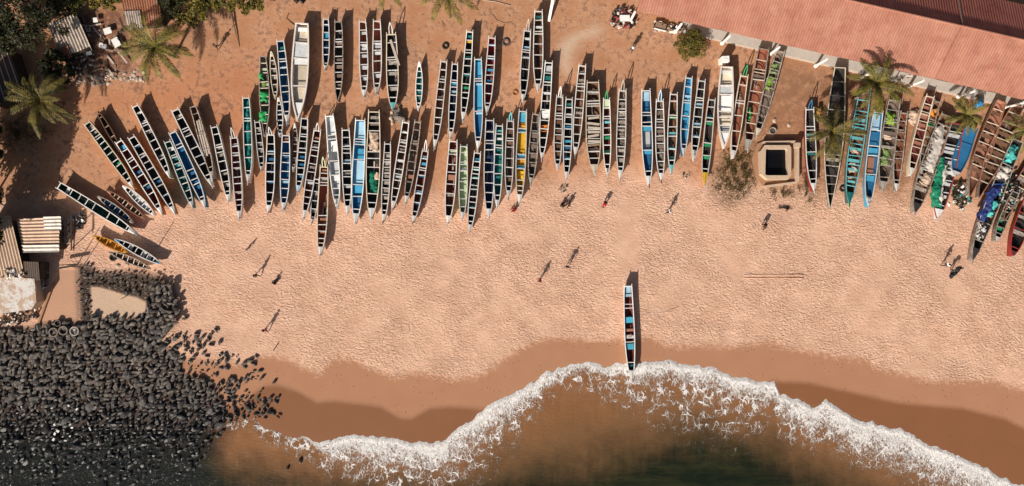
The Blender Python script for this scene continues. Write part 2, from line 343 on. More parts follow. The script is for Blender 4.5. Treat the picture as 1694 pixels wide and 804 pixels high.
lace = n.m('MULTIPLY', n.m('MAXIMUM', l1, l2), n.ss(n.m('ADD', n.m('DIVIDE', v, lw), n.m('MULTIPLY', n.m('SUBTRACT', fn2, .5), .9)), 1.05, .6))
lace = n.m('MULTIPLY', lace, n.m('SUBTRACT', 1, rkm))
rip = n.noise(n.map(pos, rot=(0, 0, .25), scale=(.55, 1.3, 1)), 2.4, 5, .72)
rkf = n.m('MULTIPLY', n.m('MULTIPLY', n.ss(n.noise(n.map(pos, rot=(0, 0, .4), scale=(1, 1.8, 1)), 3.4, 5, .8), .58, .64), n.ss(n.noise(pos, .7, 4), .34, .54)), n.m('MULTIPLY', rkm, .95))
foam = n.m('MAXIMUM', n.m('MAXIMUM', solid, edge), n.m('MAXIMUM', lace, rkf))
foamc = n.mix(n.ss(n.noise(n.map(wob, scale=(1, .5, 1), loc=(3, 1, 0)), 5.2, 5, .8), .36, .60), (.56, .50, .45), (.82, .80, .78))
c = n.mix(foam, c, foamc)
hh = n.m('ADD', n.m('MULTIPLY', rip, .45), n.m('MULTIPLY', foam, n.m('ADD', .35, n.m('MULTIPLY', n.noise(st, 5.0, 5, .75), 1.3))))
n.bump(hh, .10)
MAT_SEA = n.fin(c, n.m('ADD', .16, n.m('MULTIPLY', foam, .7)), .28)
sea_o = grid_mesh('sea', WX, WY, WZ, MAT_SEA, dict(vd=V, fw=foamw(WPX) * 1.0, lw=lacew(WPX) * 1.1, deep=deep, rk=rk))
tag(sea_o, 'brown shallow sea turning dark green, breaking in white foam', 'sea', kind='structure')
# flip if the sheet came out facing down
for o in (ground, sea_o):
    if o.data.polygons[0].normal.z < 0: o.data.flip_normals()

# two straight drag marks pressed into the sand, right of centre
rd = MB()
for yy in (454.5, 460):
    pts = []; x = 1230
    while x < 1333:
        p = P(x, yy + random.Random(int(x * 7)).uniform(-.5, .5), .03); pts.append(p); x += 5
    rd.tube(pts, [.02] + [.05] * (len(pts) - 2) + [.02], 6)
tag(rd.build('sand_ridges', plain('ridge_sand', (.61, .365, .25), .95), smooth=True), 'two parallel straight drag ridges in the pale sand', 'sand ridges', kind='structure')
# ------------------------------------------------------------------ boats
PAL = dict(W=(.68, .65, .61), CR=(.66, .56, .42), GR=(.40, .36, .31), OR=(.50, .21, .07), BR=(.17, .085, .048), DK=(.04, .033, .03), MR=(.15, .035, .028), RD=(.30, .03, .026), BL=(.018, .13, .27),
    LB=(.065, .36, .56), SB=(.36, .56, .68), TL=(.015, .16, .15), DG=(.012, .055, .04), GN=(.02, .28, .11), YL=(.70, .42, .03), PG=(.50, .58, .36), NV=(.014, .03, .08), NT=(.20, .145, .115), AQ=(.14, .48, .50), RB=(.26, .09, .05), OC=(.62, .30, .04), LG=(.55, .56, .56), WW=(.80, .78, .75), CY=(.06, .36, .50), CW=(.76, .68, .61), PB=(.36, .16, .10))
def mt(c, wear=None):
    if wear is None: wear = {'W': .38, 'WW': .18, 'CR': .4, 'GR': .7, 'BR': .5, 'DK': .3}.get(c, .35)
    return paint('paint_%s_%d' % (c, int(wear * 10)), PAL[c], wear)
SPOKES = ('white rail', )
def outline(style, t):
    if style == 'pir':
        if t < .5: return .78 + .22 * math.sin(math.pi * t)
        if t < .87: u = (t - .5) / .37; return 1 - .44 * u ** 2.2
        return max(.06, .56 * (1 - (t - .87) / .10 * .92))
    if style == 'can': return max(.04, math.sin(math.pi * min(max(t, .012), .988)) ** .62)
    if style == 'big':
        if t < .45: return .76 + .24 * math.sin(math.pi * t / .9)
        u = (t - .45) / .55; return max(.03, 1 - u ** 2.5)
    if style == 'wide':
        if t < .5: return .58 + .42 * math.sin(math.pi * t)
        u = (t - .5) / .5; return max(.06, 1 - .92 * u ** 1.7)
NB = 0
def boat(label, sx, sy, bx, by, w, ins='BR', bench='GR', deck='W', rail='W', outer=None, nb=7, style='pir', fork=None, spur='W', seed=None, benches=None, bars=None, h=1.08, ribs=False, group='fishing boats drawn up on the beach', boards=None, barc=None, deckt=.87, name=None, horns=True, stripe=None, tilt=None, tank=False, z0=0, cat='boat'):
    global NB; NB += 1
    rn = random.Random(seed if seed is not None else NB * 17)
    a = P(sx, sy, h + .1); b = P(bx, by, h + .4); a.z = b.z = 0
    d = b - a; L = d.length; W = w * S * (H - h) / H / 2
    mid = (a + b) / 2; ang = math.atan2(d.y, d.x)
    name = name or {'pir': 'pirogue', 'can': 'canoe', 'big': 'open_motorboat', 'wide': 'pirogue'}[style]
    roll = R(rn.uniform(-6, 6)) if tilt is None else R(tilt)
    o = thing(name, label, cat, (mid.x, mid.y, z0 + .02 + abs(math.sin(roll)) * W * .3), ang, group, rx=roll)
    outer = outer or rn.choice(['W', 'GR', 'BL', 'TL', 'OR', 'W'])
    tend = .965 if style == 'pir' else 1.0
    N = 26; st = [tend * i / (N - 1) for i in range(N)]
    sheer = lambda t: h + (.16 * (1 - t / .25) ** 2 if t < .25 else 0) + .42 * max(0, (t - .6) / .4) ** 2
    keel = lambda t: .02 + .22 * max(0, (.14 - t) / .14) ** 2 + .60 * max(0, (t - .72) / .28) ** 2
    if style == 'can': keel = lambda t: .02 + .4 * abs(2 * t - 1) ** 5; sheer = lambda t: h + .3 * abs(2 * t - 1) ** 4
    if style == 'big': sheer = lambda t: h + .35 * t * t
    th = .05
    X = lambda t: t * L - L / 2
    prof = []
    for t in st:
        ww = W * outline(style, t); zt = sheer(t); zb = min(keel(t), zt - .25); D = zt - zb
        wi = max(ww - th, .012)
        sec = [(-ww, zt), (-.9 * ww, zt - .30 * D), (-.72 * ww, zb + .28 * D), (-.34 * ww, zb), (.34 * ww, zb), (.72 * ww, zb + .28 * D), (.9 * ww, zt - .30 * D), (ww, zt),
               (wi, zt), (.9 * wi, zt - .30 * D), (.70 * wi, zb + .28 * D + .03), (.32 * wi, zb + .11), (-.32 * wi, zb + .11), (-.70 * wi, zb + .28 * D + .03), (-.9 * wi, zt - .30 * D), (-wi, zt)]
        prof.append([(X(t), y, z) for y, z in sec])
    m = MB(); vs = [p for s_ in prof for p in s_]; K = 16; fs = []; mi = []
    for i in range(N - 1):
        for k in range(K):
            k2 = (k + 1) % K; fs.append((i * K + k, i * K + k2, (i + 1) * K + k2, (i + 1) * K + k))
            mi.append(0 if k in (1, 2, 3, 4, 5, 7, 15) else (2 if k in (0, 6) else 1))
    m.v = vs; m.f = fs; m.mi = mi
    # transom and end cap as closed plates
    for i, x0 in ((0, 0), (N - 1, 0)):
        s_ = prof[i]; xx = s_[0][0]; dx = .06 if i == 0 else -.03
        ring = [(p[0], p[1], p[2]) for p in s_[:8]]; ring2 = [(xx + dx, p[1] * .94, p[2] - (.015 if j in (0, 7) else -.02)) for j, p in enumerate(s_[:8])]
        m.add(ring + ring2, [tuple(range(8)), tuple(range(15, 7, -1))] , 0); m.mi[-1] = 1
    m.build('hull', [mt(outer), mt(ins), mt(stripe or outer)], o)
    # gunwale: rail along both sides and over the transom
    g = MB(); rw = .115 if W > .45 else .095
    if style == 'big': rw = .2
    for sgn in (-1, 1):
        vv_ = []; ff = []
        for i, t in enumerate(st):
            ww = W * outline(style, t); zt = sheer(t)
            yo = sgn * (ww + .028); yi = sgn * max(ww - rw + .028, .0)
            vv_ += [(X(t), yo, zt + .005), (X(t), yi, zt + .005), (X(t), yi, zt + .055), (X(t), yo, zt + .055)]
        for i in range(N - 1):
            for k in range(4):
                f_ = (i * 4 + k, i * 4 + (k + 1) % 4, i * 4 + 4 + (k + 1) % 4, i * 4 + 4 + k); ff.append(f_ if sgn > 0 else f_[::-1])
        ff += [(0, 3, 2, 1) if sgn > 0 else (0, 1, 2, 3)]
        e0 = (N - 1) * 4; ff += [(e0, e0 + 1, e0 + 2, e0 + 3) if sgn > 0 else (e0 + 3, e0 + 2, e0 + 1, e0)]
        g.add(vv_, ff)
        if style == 'pir' and horns:
            ww = W * outline(style, 0) - .02; g.bar((X(0) - .26, sgn * ww, sheer(0) + .06), (X(0) + .02, sgn * ww, sheer(0) + .028), .075, .07)
    if style != 'can':
        ww = W * outline(style, 0); g.box((X(0) + .055, 0, sheer(0) + .062), (.12, 2 * ww, .05))
    g.build('gunwale', mt(rail), o)
    inner = lambda t: W * outline(style, t) - th
    # crossbeams
    bcm = mt(barc or ('W' if rail in ('W', 'WW', 'OR', 'CR') else rail))
    if bars is None:
        t0, t1 = (.10, deckt - .055) if style != 'can' else (.17, .83)
        k = max(2, nb); bars = [t0 + (t1 - t0) * (i / (k - 1)) + rn.uniform(-.018, .018) for i in range(k)]
        if style == 'pir' and L > 8: bars.append(bars[1] + .03)
    for t in bars:
        b_ = MB(); ww = inner(t) + .02; b_.box((X(t), 0, sheer(t) - .035), (.105 if style != 'big' else .16, 2 * ww, .05), rz=rn.uniform(-.05, .05)); b_.build('crossbeam', bcm, o)
    # benches: wide boards set lower; list of (t, width metres, colour)
    if benches is None:
        benches = []
        for j, t in enumerate(sorted(bars)):
            if rn.random() < .72 and t < deckt - .1: benches.append((t + .033 + rn.uniform(0, .01), rn.uniform(.30, .52), bench))
    for t, bw, bc in benches:
        zz = sheer(t) - .24; ww = inner(t) * .93; b_ = MB(); b_.box((X(t), 0, zz), (bw, 2 * ww, .045)); b_.box((X(t), 0, zz - .07), (.06, 2 * ww * .9, .09)); b_.build('bench', mt(bc), o)
    for q in range(rn.choice([1, 2, 3, 4]) if (style in ('pir', 'wide') and not boards) else 0):      # loose bottom boards and oars
        t = rn.uniform(.16, .7); ww = inner(t) * .42; l_ = rn.uniform(.9, 2.6); zz = keel(t) + .17 + .05 * q; b_ = MB()
        b_.box((X(t), rn.uniform(-ww, ww), zz), (l_, rn.uniform(.10, .24), .035), rz=rn.uniform(-.14, .14)); b_.build('bottom_board', mt(rn.choice(['CR', 'GR', 'NT', 'PB', 'GR', bench])), o)
    if style in ('pir', 'wide') and not boards and rn.random() < .5:
        t = rn.uniform(.3, .6); ww = inner(t) * .30; b_ = MB(); kk = 10; b_.add([(X(t) + 1.1 * math.cos(6.283 * k / kk) * rn.uniform(.7, 1), ww * math.sin(6.283 * k / kk), keel(t) + .125) for k in range(kk)], [tuple(range(kk))]); b_.build('bilge_water', plain('bilge_water', (.02, .022, .02), .08, spec=.6), o)
    if boards:          # decked-over stretches: (t0, t1, depth, colour)
        for t0, t1, dp_, bc in boards:
            b_ = MB(); kk = 8; va = []; 
            for i in range(kk + 1):
                t = t0 + (t1 - t0) * i / kk; ww = inner(t) * (.97 - .18 * dp_); zz = sheer(t) - dp_
                va += [(X(t), -ww, zz), (X(t), ww, zz), (X(t), ww, zz - .04), (X(t), -ww, zz - .04)]
            fs_ = [(0, 3, 2, 1), (kk * 4, kk * 4 + 1, kk * 4 + 2, kk * 4 + 3)]
            for i in range(kk):
                for k in range(4): fs_.append((i * 4 + k, i * 4 + (k + 1) % 4, i * 4 + 4 + (k + 1) % 4, i * 4 + 4 + k)[::-1])
            b_.add(va, fs_); b_.build('floor_boards', mt(bc), o)
    if ribs:
        r_ = MB(); t = .05
        while t < (deckt - .02 if style == 'pir' else .93):
            ww = inner(t); zt = sheer(t); zb = min(keel(t), zt - .25); D = zt - zb
            if ww > .2:
                for sg in (-1, 1):
                    r_.bar((X(t), sg * (ww - .012), zt - .02), (X(t), sg * (.70 * ww - .012), zb + .28 * D + .05), .055, .05, up=Vector((1, 0, 0)))
                r_.bar((X(t), -.66 * ww, zb + .30 * D), (X(t), -.3 * ww, zb + .15), .05, .05, up=Vector((1, 0, 0))); r_.bar((X(t), .3 * ww, zb + .15), (X(t), .66 * ww, zb + .30 * D), .05, .05, up=Vector((1, 0, 0)))
            t += .62 / L
        if r_.v: r_.build('ribs', mt(ins), o)
    if style == 'pir' and deck:
        b_ = MB(); va = []; ts = [deckt + (tend - .003 - deckt) * i / 5 for i in range(6)]
        for t in ts:
            ww = W * outline(style, t) - .01; zz = sheer(t) + .066
            va += [(X(t), -ww, zz - .01), (X(t), 0, zz + .05), (X(t), ww, zz - .01), (X(t), 0, zz - .05)]
        fs_ = [(0, 1, 2, 3)[::-1], tuple(5 * 4 + k for k in range(4))]
        for i in range(5):
            for k in range(4): fs_.append((i * 4 + k, i * 4 + (k + 1) % 4, i * 4 + 4 + (k + 1) % 4, i * 4 + 4 + k)[::-1])
        b_.add(va, fs_); dko = b_.build('bow_deck', mt(deck, .2), o)
        if spur:
            b_ = MB(); x0 = X(tend) - .12; zz = sheer(tend); ws = max(W * outline(style, tend) * 1.3, .06)
            b_.add([(x0, -ws, zz - .08), (x0, ws, zz - .08), (x0, ws, zz + .10), (x0, -ws, zz + .10), (X(1), -.035, zz + .16), (X(1), .035, zz + .16), (X(1), .035, zz + .25), (X(1), -.035, zz + .25)],
                   [(0, 3, 2, 1), (4, 5, 6, 7), (0, 1, 5, 4), (1, 2, 6, 5), (2, 3, 7, 6), (3, 0, 4, 7)]); b_.build('bow_spur', mt(spur, .4), dko)
    if style in ('can',):
        for e, t0, t1 in ((0, .012, .10), (1, .90, .988)):
            b_ = MB(); ts = [t0 + (t1 - t0) * i / 3 for i in range(4)]; va = []
            for t in ts: ww = W * outline(style, t); zz = sheer(t) + .07; va += [(X(t), -ww, zz - .03), (X(t), ww, zz - .03), (X(t), 0, zz + .03)]
            fs_ = [(0, 2, 1), (9, 10, 11)]
            for i in range(3):
                for k in range(3): fs_.append((i * 3 + k, i * 3 + (k + 1) % 3, i * 3 + 3 + (k + 1) % 3, i * 3 + 3 + k))
            b_.add(va, fs_); b_.build('end_deck', mt(deck or rail), o)
    if fork:
        b_ = MB(); fl = .9 + rn.random() * .5; ww = W * .30; z1 = sheer(0) - .05; z2 = z1 + .75
        for sg in (-1, 1): b_.tube([(X(0) + .1, sg * ww, z1), (X(0) - fl * .55, sg * ww * .85, z1 + .42), (X(0) - fl, 0, z2)], [.07, .065, .05], 6)
        b_.build('stern_fork', mt(fork, .4), o)
    return o

G1 = 'fishing boats drawn up on the beach'
B = boat
# ---- far left, drawn up slantwise near the sheds
B('long dark-green canoe with white rails and thin green bow spur nearest the metal-roofed sheds', 98.5, 307, 229, 390, 15, ins='DG', bench='GR', outer='W', nb=8, spur='AQ', bars=[.14, .24, .33, .42, .60, .72, .84], benches=[(.09, .4, 'W')], h=.95)
B('small dark-blue canoe squeezed between the long slanting white-railed canoe and a pinkish canoe', 163, 325, 219, 369, 12, ins='NV', rail='GR', deck='GR', bench='BL', style='can', h=.7, nb=6, outer='GR')
B('small canoe with faded pink rails and brown inside, beside the dark-blue one', 178, 316, 238.5, 362.5, 11, ins='BR', rail='PB', deck='PB', bench='PB', style='can', h=.7, nb=7, outer='PB', barc='CR')
B('small white double-ended canoe lying between the pink-railed canoe and the big pirogues', 205, 307, 255, 356, 13, ins='DK', rail='WW', deck='WW', bench='W', style='can', h=.72, nb=7, outer='W')
B('small orange canoe with an orange inside, near the stone ring', 155, 391, 208.5, 418.5, 13, ins='OC', rail='OC', deck='OC', bench='OC', style='can', h=.6, nb=4, outer='OC', barc='OC')
B('small white canoe with bright blue tips beside the orange canoe', 191, 396.5, 264, 437.5, 13, ins='DK', rail='WW', deck='BL', bench='W', style='can', h=.75, nb=6, outer='W')
B('old bare-wood canoe half filled with sand, lowest of the three by the stone ring', 182, 416, 247, 444, 12, ins='BR', rail='GR', deck='BR', bench='BR', style='can', h=.5, nb=6, outer='BR', barc='CR')
# ---- left fan of the lower row
B('dark-green pirogue with cream left rail, first and leftmost of the slanting fan of big pirogues', 145, 204, 224, 315, 14.5, ins='DG', bench='GR', rail='CR', outer='OC', nb=9, stripe='OC', benches=[(.06, .7, 'GR'), (.13, .3, 'GR'), (.6, .4, 'GN')])
B('short unpainted dark pirogue without white bow, behind the leftmost fan of pirogues', 165, 188, 199, 250, 10, ins='DK', rail='BR', deck=None, bench='BR', spur=None, nb=4, outer='BR', style='wide', h=.8, barc='GR')
B('pirogue with sky-blue stern bench and maroon inside, second big one of the left fan', 198, 234, 272, 359, 15, ins='MR', bench='BL', outer='OR', stripe='OR', nb=7, benches=[(.07, .55, 'LB'), (.4, .35, 'BL'), (.6, .35, 'BL')])
B('pirogue with orange side and several blue benches, third big one of the left fan', 218, 228, 292, 359, 14.5, ins='DK', bench='BL', outer='OR', stripe='OR', nb=8, benches=[(.1, .4, 'BL'), (.22, .3, 'GR'), (.55, .3, 'BL'), (.72, .35, 'BL')])
B('high-set pirogue with cream left side and plain white bow pointing into the left fan', 224, 176, 283, 299, 13.5, ins='DK', bench='GR', rail='W', outer='CR', stripe='OC', nb=7, spur=None, benches=[(.08, .35, 'W'), (.2, .3, 'W'), (.34, .3, 'GR'), (.66, .3, 'GR')])
B('pirogue with turquoise benches and teal stern left of a wide blue-floored one', 277, 235, 319.5, 348, 13.5, ins='TL', bench='TL', outer='TL', nb=8, benches=[(.1, .45, 'W'), (.24, .5, 'TL'), (.34, .3, 'AQ'), (.52, .4, 'TL'), (.68, .4, 'TL')])
B('pirogue with blue floor and long open middle, right of the turquoise-benched one', 287, 219, 342.5, 347, 15.5, ins='BL', bench='BL', outer='BL', nb=6, boards=[(.24, .5, .62, 'BL')], bars=[.15, .19, .48, .6, .66, .87 - .04])
B('black-inside pirogue with bright white rails, long bow beside the timber-laden grey one', 289, 183, 351.5, 313, 15.5, ins='DK', bench='GR', outer='W', nb=7, benches=[(.07, .3, 'CR'), (.3, .3, 'GR')])
tmbr = B('weathered grey pirogue carrying long pale timbers, leftmost timber carrier', 321, 176, 354.5, 299, 14, ins='BR', bench='GR', rail='GR', outer='GR', deck='GR', nb=4, horns=False)
B('slim black-inside pirogue standing alone right of the timber-laden grey one', 356, 210, 380.5, 338, 14.5, ins='DK', bench='GR', outer='W', nb=7)
B('maroon-inside pirogue with white stern fork, just left of the teal net-filled one', 387, 228, 395.5, 367, 15, ins='MR', bench='GR', outer='W', nb=9, fork='W', benches=[(.08, .3, 'W'), (.2, .3, 'GR'), (.36, .3, 'GR'), (.65, .3, 'GR')])
tealb = B('pirogue filled lengthwise with teal fishing net', 408, 162, 411, 307, 14.5, ins='TL', bench='TL', outer='W', nb=6, benches=[])
# ---- upper left block
netb = B('long weathered pirogue heaped with bright green nets, upper left', 435, 93, 437.5, 226, 17, ins='NT', bench='PG', rail='GR', outer='GR', deck=None, spur=None, style='wide', nb=8, barc='CR', h=.95, benches=[(.16, .4, 'PG'), (.35, .4, 'PG')])
B('small dark pirogue with white bow tucked below the green-net pirogue', 425, 202, 432, 286, 10.5, ins='DK', bench='GR', outer='W', nb=6, h=.85)
B('narrow weathered brown canoe with pale pointed ends, between green nets and a blue pirogue', 449, 86, 454.5, 164, 11.5, ins='BR', rail='CR', deck='CR', bench='GR', style='can', h=.75, nb=5, outer='BR')
B('deep-blue-inside pirogue with white deck and pale blue tip, left of the big white boat', 464, 68, 475, 208, 15, ins='BL', bench='SB', outer='W', nb=8, spur='SB', benches=[(.08, .4, 'TL'), (.3, .3, 'SB')])
B('small narrow canoe with blue benches under the bow of the deep-blue pirogue', 462, 162, 463, 226, 10.5, ins='DK', rail='W', deck='W', bench='BL', style='can', h=.72, nb=6, outer='W', benches=[(.4, .3, 'SB'), (.55, .3, 'BL')])
bigw = B('large white open boat with cream inside and flat middle hatch, upper left', 499, 38, 491, 200, 28, ins='CW', bench='CR', rail='CW', deck=None, outer='CW', style='big', h=1.35, ribs=False, bars=[.20, .36, .64], benches=[(.06, .5, 'WW'), (.98, .1, 'WW')], boards=[(.02, .20, .45, 'CR'), (.205, .355, .10, 'LG'), (.365, .42, .12, 'WW'), (.42, .63, .55, 'CR'), (.645, .80, .45, 'CR'), (.81, .97, .10, 'WW')])
B('short bright-blue-benched pirogue right of the large white boat', 539, 32, 537.5, 119, 11.5, ins='NV', bench='LB', outer='W', nb=6, h=.9, benches=[(.09, .4, 'BL'), (.3, .8, 'LB'), (.5, .4, 'BL')])
B('dark pirogue with grey nets aft and no white bow, beside the short blue-benched one', 561.5, 36, 560, 172, 15.5, ins='DK', bench='NT', rail='GR', outer='BR', deck=None, nb=8, spur='W', barc='W')
B('brown-inside pirogue with a tyre hole in its white bow deck, upper row', 600, 36, 602, 165, 14.5, ins='PB', bench='LG', outer='W', nb=6)
B('pinkish-brown pirogue with grey bow deck, second of three close together in the upper row', 625, 35, 624, 160, 15.5, ins='PB', bench='LG', outer='W', nb=6, deck='GR', spur='GR')
spar = B('wide dark pirogue holding a long slanted spar, right of three in the upper row', 648, 57, 650.5, 186, 20, ins='DK', bench='GR', outer='GR', rail='CR', nb=5, fork='W', deck='AQ', spur='GR')
B('tiny white canoe with teal crossbars lying alone on the orange earth', 695, 103, 692.5, 182.5, 12, ins='TL', rail='WW', deck='WW', bench='TL', style='can', h=.65, nb=6, outer='W')
B('dark brown pirogue with long white bow, left of a slim blue-benched one in the middle', 735, 102, 718.5, 250, 13.5, ins='BR', bench='GR', outer='W', nb=8, benches=[(.08, .3, 'GR'), (.17, .3, 'GR'), (.4, .4, 'NT')])
B('slim pirogue with blue benches and anchor lines on its white bow', 753, 106, 745, 234, 12.5, ins='NV', bench='BL', outer='W', nb=8, benches=[(.25, .5, 'LB'), (.35, .3, 'SB'), (.6, .3, 'BL')])
B('pirogue with green stern, a yellow bench and hole in its white bow', 778, 53, 766, 205, 14, ins='DK', bench='TL', outer='W', nb=9, benches=[(.045, .35, 'TL'), (.095, .4, 'YL'), (.27, .3, 'TL'), (.46, .3, 'TL'), (.6, .3, 'GN')])
B('pirogue with all-bright-blue floor boards and white bow, upper centre', 792.5, 98, 792.5, 253, 15, ins='LB', bench='LB', outer='BL', rail='W', nb=4, boards=[(.02, .2, .42, 'LB'), (.235, .545, .42, 'LB'), (.56, .85, .45, 'BL')], bars=[.205, .23, .55, .83], benches=[(.26, .25, 'SB'), (.57, .25, 'SB')])
B('red-inside pirogue with blue benches right of the all-bright-blue one', 815, 63, 806, 192, 14.5, ins='RD', bench='BL', outer='W', nb=7, benches=[(.08, .3, 'LB'), (.25, .3, 'BL'), (.4, .3, 'LB'), (.54, .3, 'BL')])
B('dark pirogue with grey stern fork, left of the two tied together at top centre', 871, 51, 863, 171, 14.5, ins='DK', bench='LG', outer='W', nb=6, fork='GR', benches=[(.1, .3, 'W'), (.22, .3, 'SB'), (.35, .3, 'LG')])
B('tall brown-black pirogue whose stern reaches highest at top centre beside the leaning pole', 891, 19, 890, 156, 16.5, ins='BR', bench='GR', outer='W', nb=6, benches=[(.06, .3, 'TL'), (.18, .3, 'LG')])
tankb = B('curved pirogue with pale stern box, white chest and orange crate amidships', 909, 104, 897, 269, 15.5, ins='DK', bench='GR', outer='W', rail='W', nb=9, benches=[(.06, .9, 'LG'), (.16, .9, 'TL'), (.3, .3, 'LG')], spur='W', deckt=.9)
# ---- lower row
B('pirogue with blue benches and orange right side, leftmost of the left-centre lower row', 448.5, 223, 444, 356.5, 15.5, ins='DK', bench='BL', outer='OR', stripe='OR', nb=7, fork='W', benches=[(.2, .3, 'LB'), (.3, .35, 'BL'), (.45, .3, 'BL'), (.58, .35, 'BL')])
B('pirogue with royal-blue floor and a pink-brown stern panel, left-centre lower row', 472, 224, 467, 351.5, 15.5, ins='BL', bench='SB', outer='BL', nb=7, benches=[(.06, .6, 'PB'), (.27, .4, 'BL'), (.6, .3, 'SB')], boards=[(.3, .84, .6, 'BL')])
B('narrow canoe glimpsed between a royal-blue pirogue and a pale-blue-tipped one', 489, 204, 485, 284, 10, ins='BR', rail='GR', deck='W', bench='GR', style='can', h=.7, nb=6, outer='GR')
B('pirogue with dark blue benches and pale blue bow deck', 505, 196, 492.5, 323, 14.5, ins='DK', bench='BL', outer='W', nb=9, deck='SB', spur='W', benches=[(.12, .3, 'GR'), (.5, .35, 'BL'), (.6, .3, 'BL'), (.75, .35, 'BL')])
B('leaning maroon pirogue with white fork at its stern, left of the lowest reaching one', 524, 216, 499.5, 367, 14.5, ins='MR', bench='GR', outer='W', nb=9, fork='W', benches=[(.08, .3, 'PB'), (.16, .3, 'GR'), (.4, .3, 'GR'), (.57, .3, 'LG')])
B('small pirogue hidden behind the stern of the lowest reaching one, white bow showing', 523, 296, 514, 372, 10.5, ins='DK', bench='GR', outer='W', nb=5, h=.85)
B('red-brown pirogue reaching lowest of the whole lower row, with yellow-green stern fork', 537, 276, 529.5, 428, 17, ins='RB', bench='PB', outer='W', rail='CR', nb=7, fork='PG', bars=[.07, .12, .17, .2, .53, .63, .7, .78, .83], benches=[(.04, .3, 'PB'), (.14, .35, 'GR'), (.57, .3, 'PB'), (.71, .3, 'PB')])
B('white pirogue with white floor and dark lettering on its bow deck', 546.5, 192, 559, 349, 17.5, ins='LG', bench='W', outer='W', rail='WW', nb=6, bars=[.2, .24, .47, .62, .76, .83], boards=[(.01, .2, .4, 'LG'), (.26, .37, .32, 'WW'), (.48, .61, .5, 'LG'), (.62, .68, .3, 'WW'), (.68, .77, .5, 'LG')], benches=[])
B('black-inside pirogue between the lettered white one and the light-blue-floored one', 571, 215, 573.5, 359, 15.5, ins='DK', bench='LG', outer='W', nb=9, benches=[(.17, .3, 'LG'), (.35, .3, 'SB'), (.5, .3, 'GR'), (.65, .3, 'LG')])
B('broad light-blue-floored pirogue with long white bow, left-centre lower row', 596.5, 199, 587.5, 376, 20.5, ins='LB', bench='SB', outer='W', rail='WW', nb=5, boards=[(.01, .17, .42, 'SB'), (.26, .36, .5, 'LB'), (.37, .59, .45, 'SB'), (.595, .68, .28, 'LB'), (.7, .85, .5, 'BL')], bars=[.175, .2, .225, .365, .6, .71, .83], benches=[])
piler = B('broadest lower-row pirogue carrying a cream net pile aft and green net forward', 620, 185, 615, 368, 23.5, ins='DK', bench='GR', outer='GR', rail='CR', nb=6, bars=[.1, .17, .36, .42, .5, .74, .82], deck='W', benches=[(.05, .4, 'GR'), (.11, .3, 'NT')])
B('narrow black-inside pirogue right of the broad one with nets, dark bow tip', 642.5, 238, 635, 371.5, 13.5, ins='DK', bench='GR', outer='W', nb=9, spur='DK')
B('leaning brown pirogue with orange right side, left of a parallel net-brown one', 672.5, 203, 649, 352, 14.5, ins='BR', bench='LG', outer='OR', stripe='OR', nb=10, benches=[(.1, .35, 'W'), (.2, .3, 'W'), (.3, .3, 'GR'), (.42, .35, 'LG'), (.6, .3, 'LG')])
B('leaning net-brown pirogue with small orange box amidships, right of an orange-sided one', 691, 202, 669.5, 342, 13.5, ins='NT', bench='NT', outer='GR', rail='GR', nb=7, spur='W', benches=[(.25, .4, 'NT'), (.64, .45, 'PB')])
B('short leaning pirogue with blue benches, orange left side and grey bow tip', 705, 250, 683.5, 373, 13.5, ins='MR', bench='BL', outer='OR', stripe='OR', nb=7, spur='GR', fork='W', benches=[(.08, .3, 'SB'), (.17, .35, 'LB'), (.33, .3, 'BL'), (.55, .35, 'SB'), (.7, .3, 'BL')])
B('wide maroon pirogue with orange square bench, left of the pale-green-floored one', 751, 234, 741.5, 375, 17, ins='MR', bench='GR', outer='W', nb=6, bars=[.1, .15, .27, .36, .5, .61, .75], benches=[(.12, .3, 'PG'), (.42, .7, 'PB'), (.63, .3, 'GR')])
B('pirogue with pale green floor and yellow crossbars', 766, 242, 763.5, 367, 14.5, ins='PG', bench='PG', outer='PG', nb=7, boards=[(.05, .8, .55, 'PG')], benches=[(.3, .3, 'LG'), (.43, .3, 'PG')])
B('pirogue with many pale blue crossbars and orange side, bow lowest right of centre-left', 789.5, 253, 775.5, 389, 14, ins='DK', bench='AQ', outer='OR', stripe='OR', nb=11, benches=[(.08, .35, 'LB'), (.2, .25, 'AQ'), (.3, .25, 'AQ'), (.65, .3, 'TL')])
B('navy-inside pirogue, widest of the centre four, left of the teal-floored one', 809, 199, 807, 367, 17.5, ins='NV', bench='NV', outer='W', nb=8, benches=[(.1, .3, 'GR'), (.36, .4, 'NV')])
B('teal-floored pirogue with white bow, between the navy and the brown one', 826, 208, 822, 349, 14.5, ins='TL', bench='TL', outer='W', nb=7, boards=[(.34, .55, .6, 'TL')], benches=[(.06, .3, 'AQ'), (.15, .3, 'W'), (.28, .3, 'TL'), (.6, .3, 'TL')])
B('brown-inside pirogue with aqua stern fork and teal bow tip', 843, 200, 839.5, 332, 14.5, ins='NT', bench='BR', outer='W', nb=7, spur='TL', fork='AQ')
B('pirogue with bright yellow inside and sky-blue stern', 863.5, 184, 857.5, 342, 16.5, ins='YL', bench='LB', outer='W', nb=7, boards=[(.01, .11, .3, 'LB'), (.12, .17, .45, 'OC'), (.22, .42, .5, 'YL'), (.48, .56, .5, 'OC'), (.62, .72, .5, 'YL')], bars=[.18, .22, .45, .5, .6, .72, .78, .83], benches=[(.2, .3, 'LB'), (.47, .4, 'LB'), (.58, .35, 'LB')])
B('weathered brown pirogue with grey rails, right of the bright yellow one', 885.5, 189, 876.5, 309, 15, ins='NT', bench='NT', outer='GR', rail='GR', deck='GR', nb=6, spur='GR')
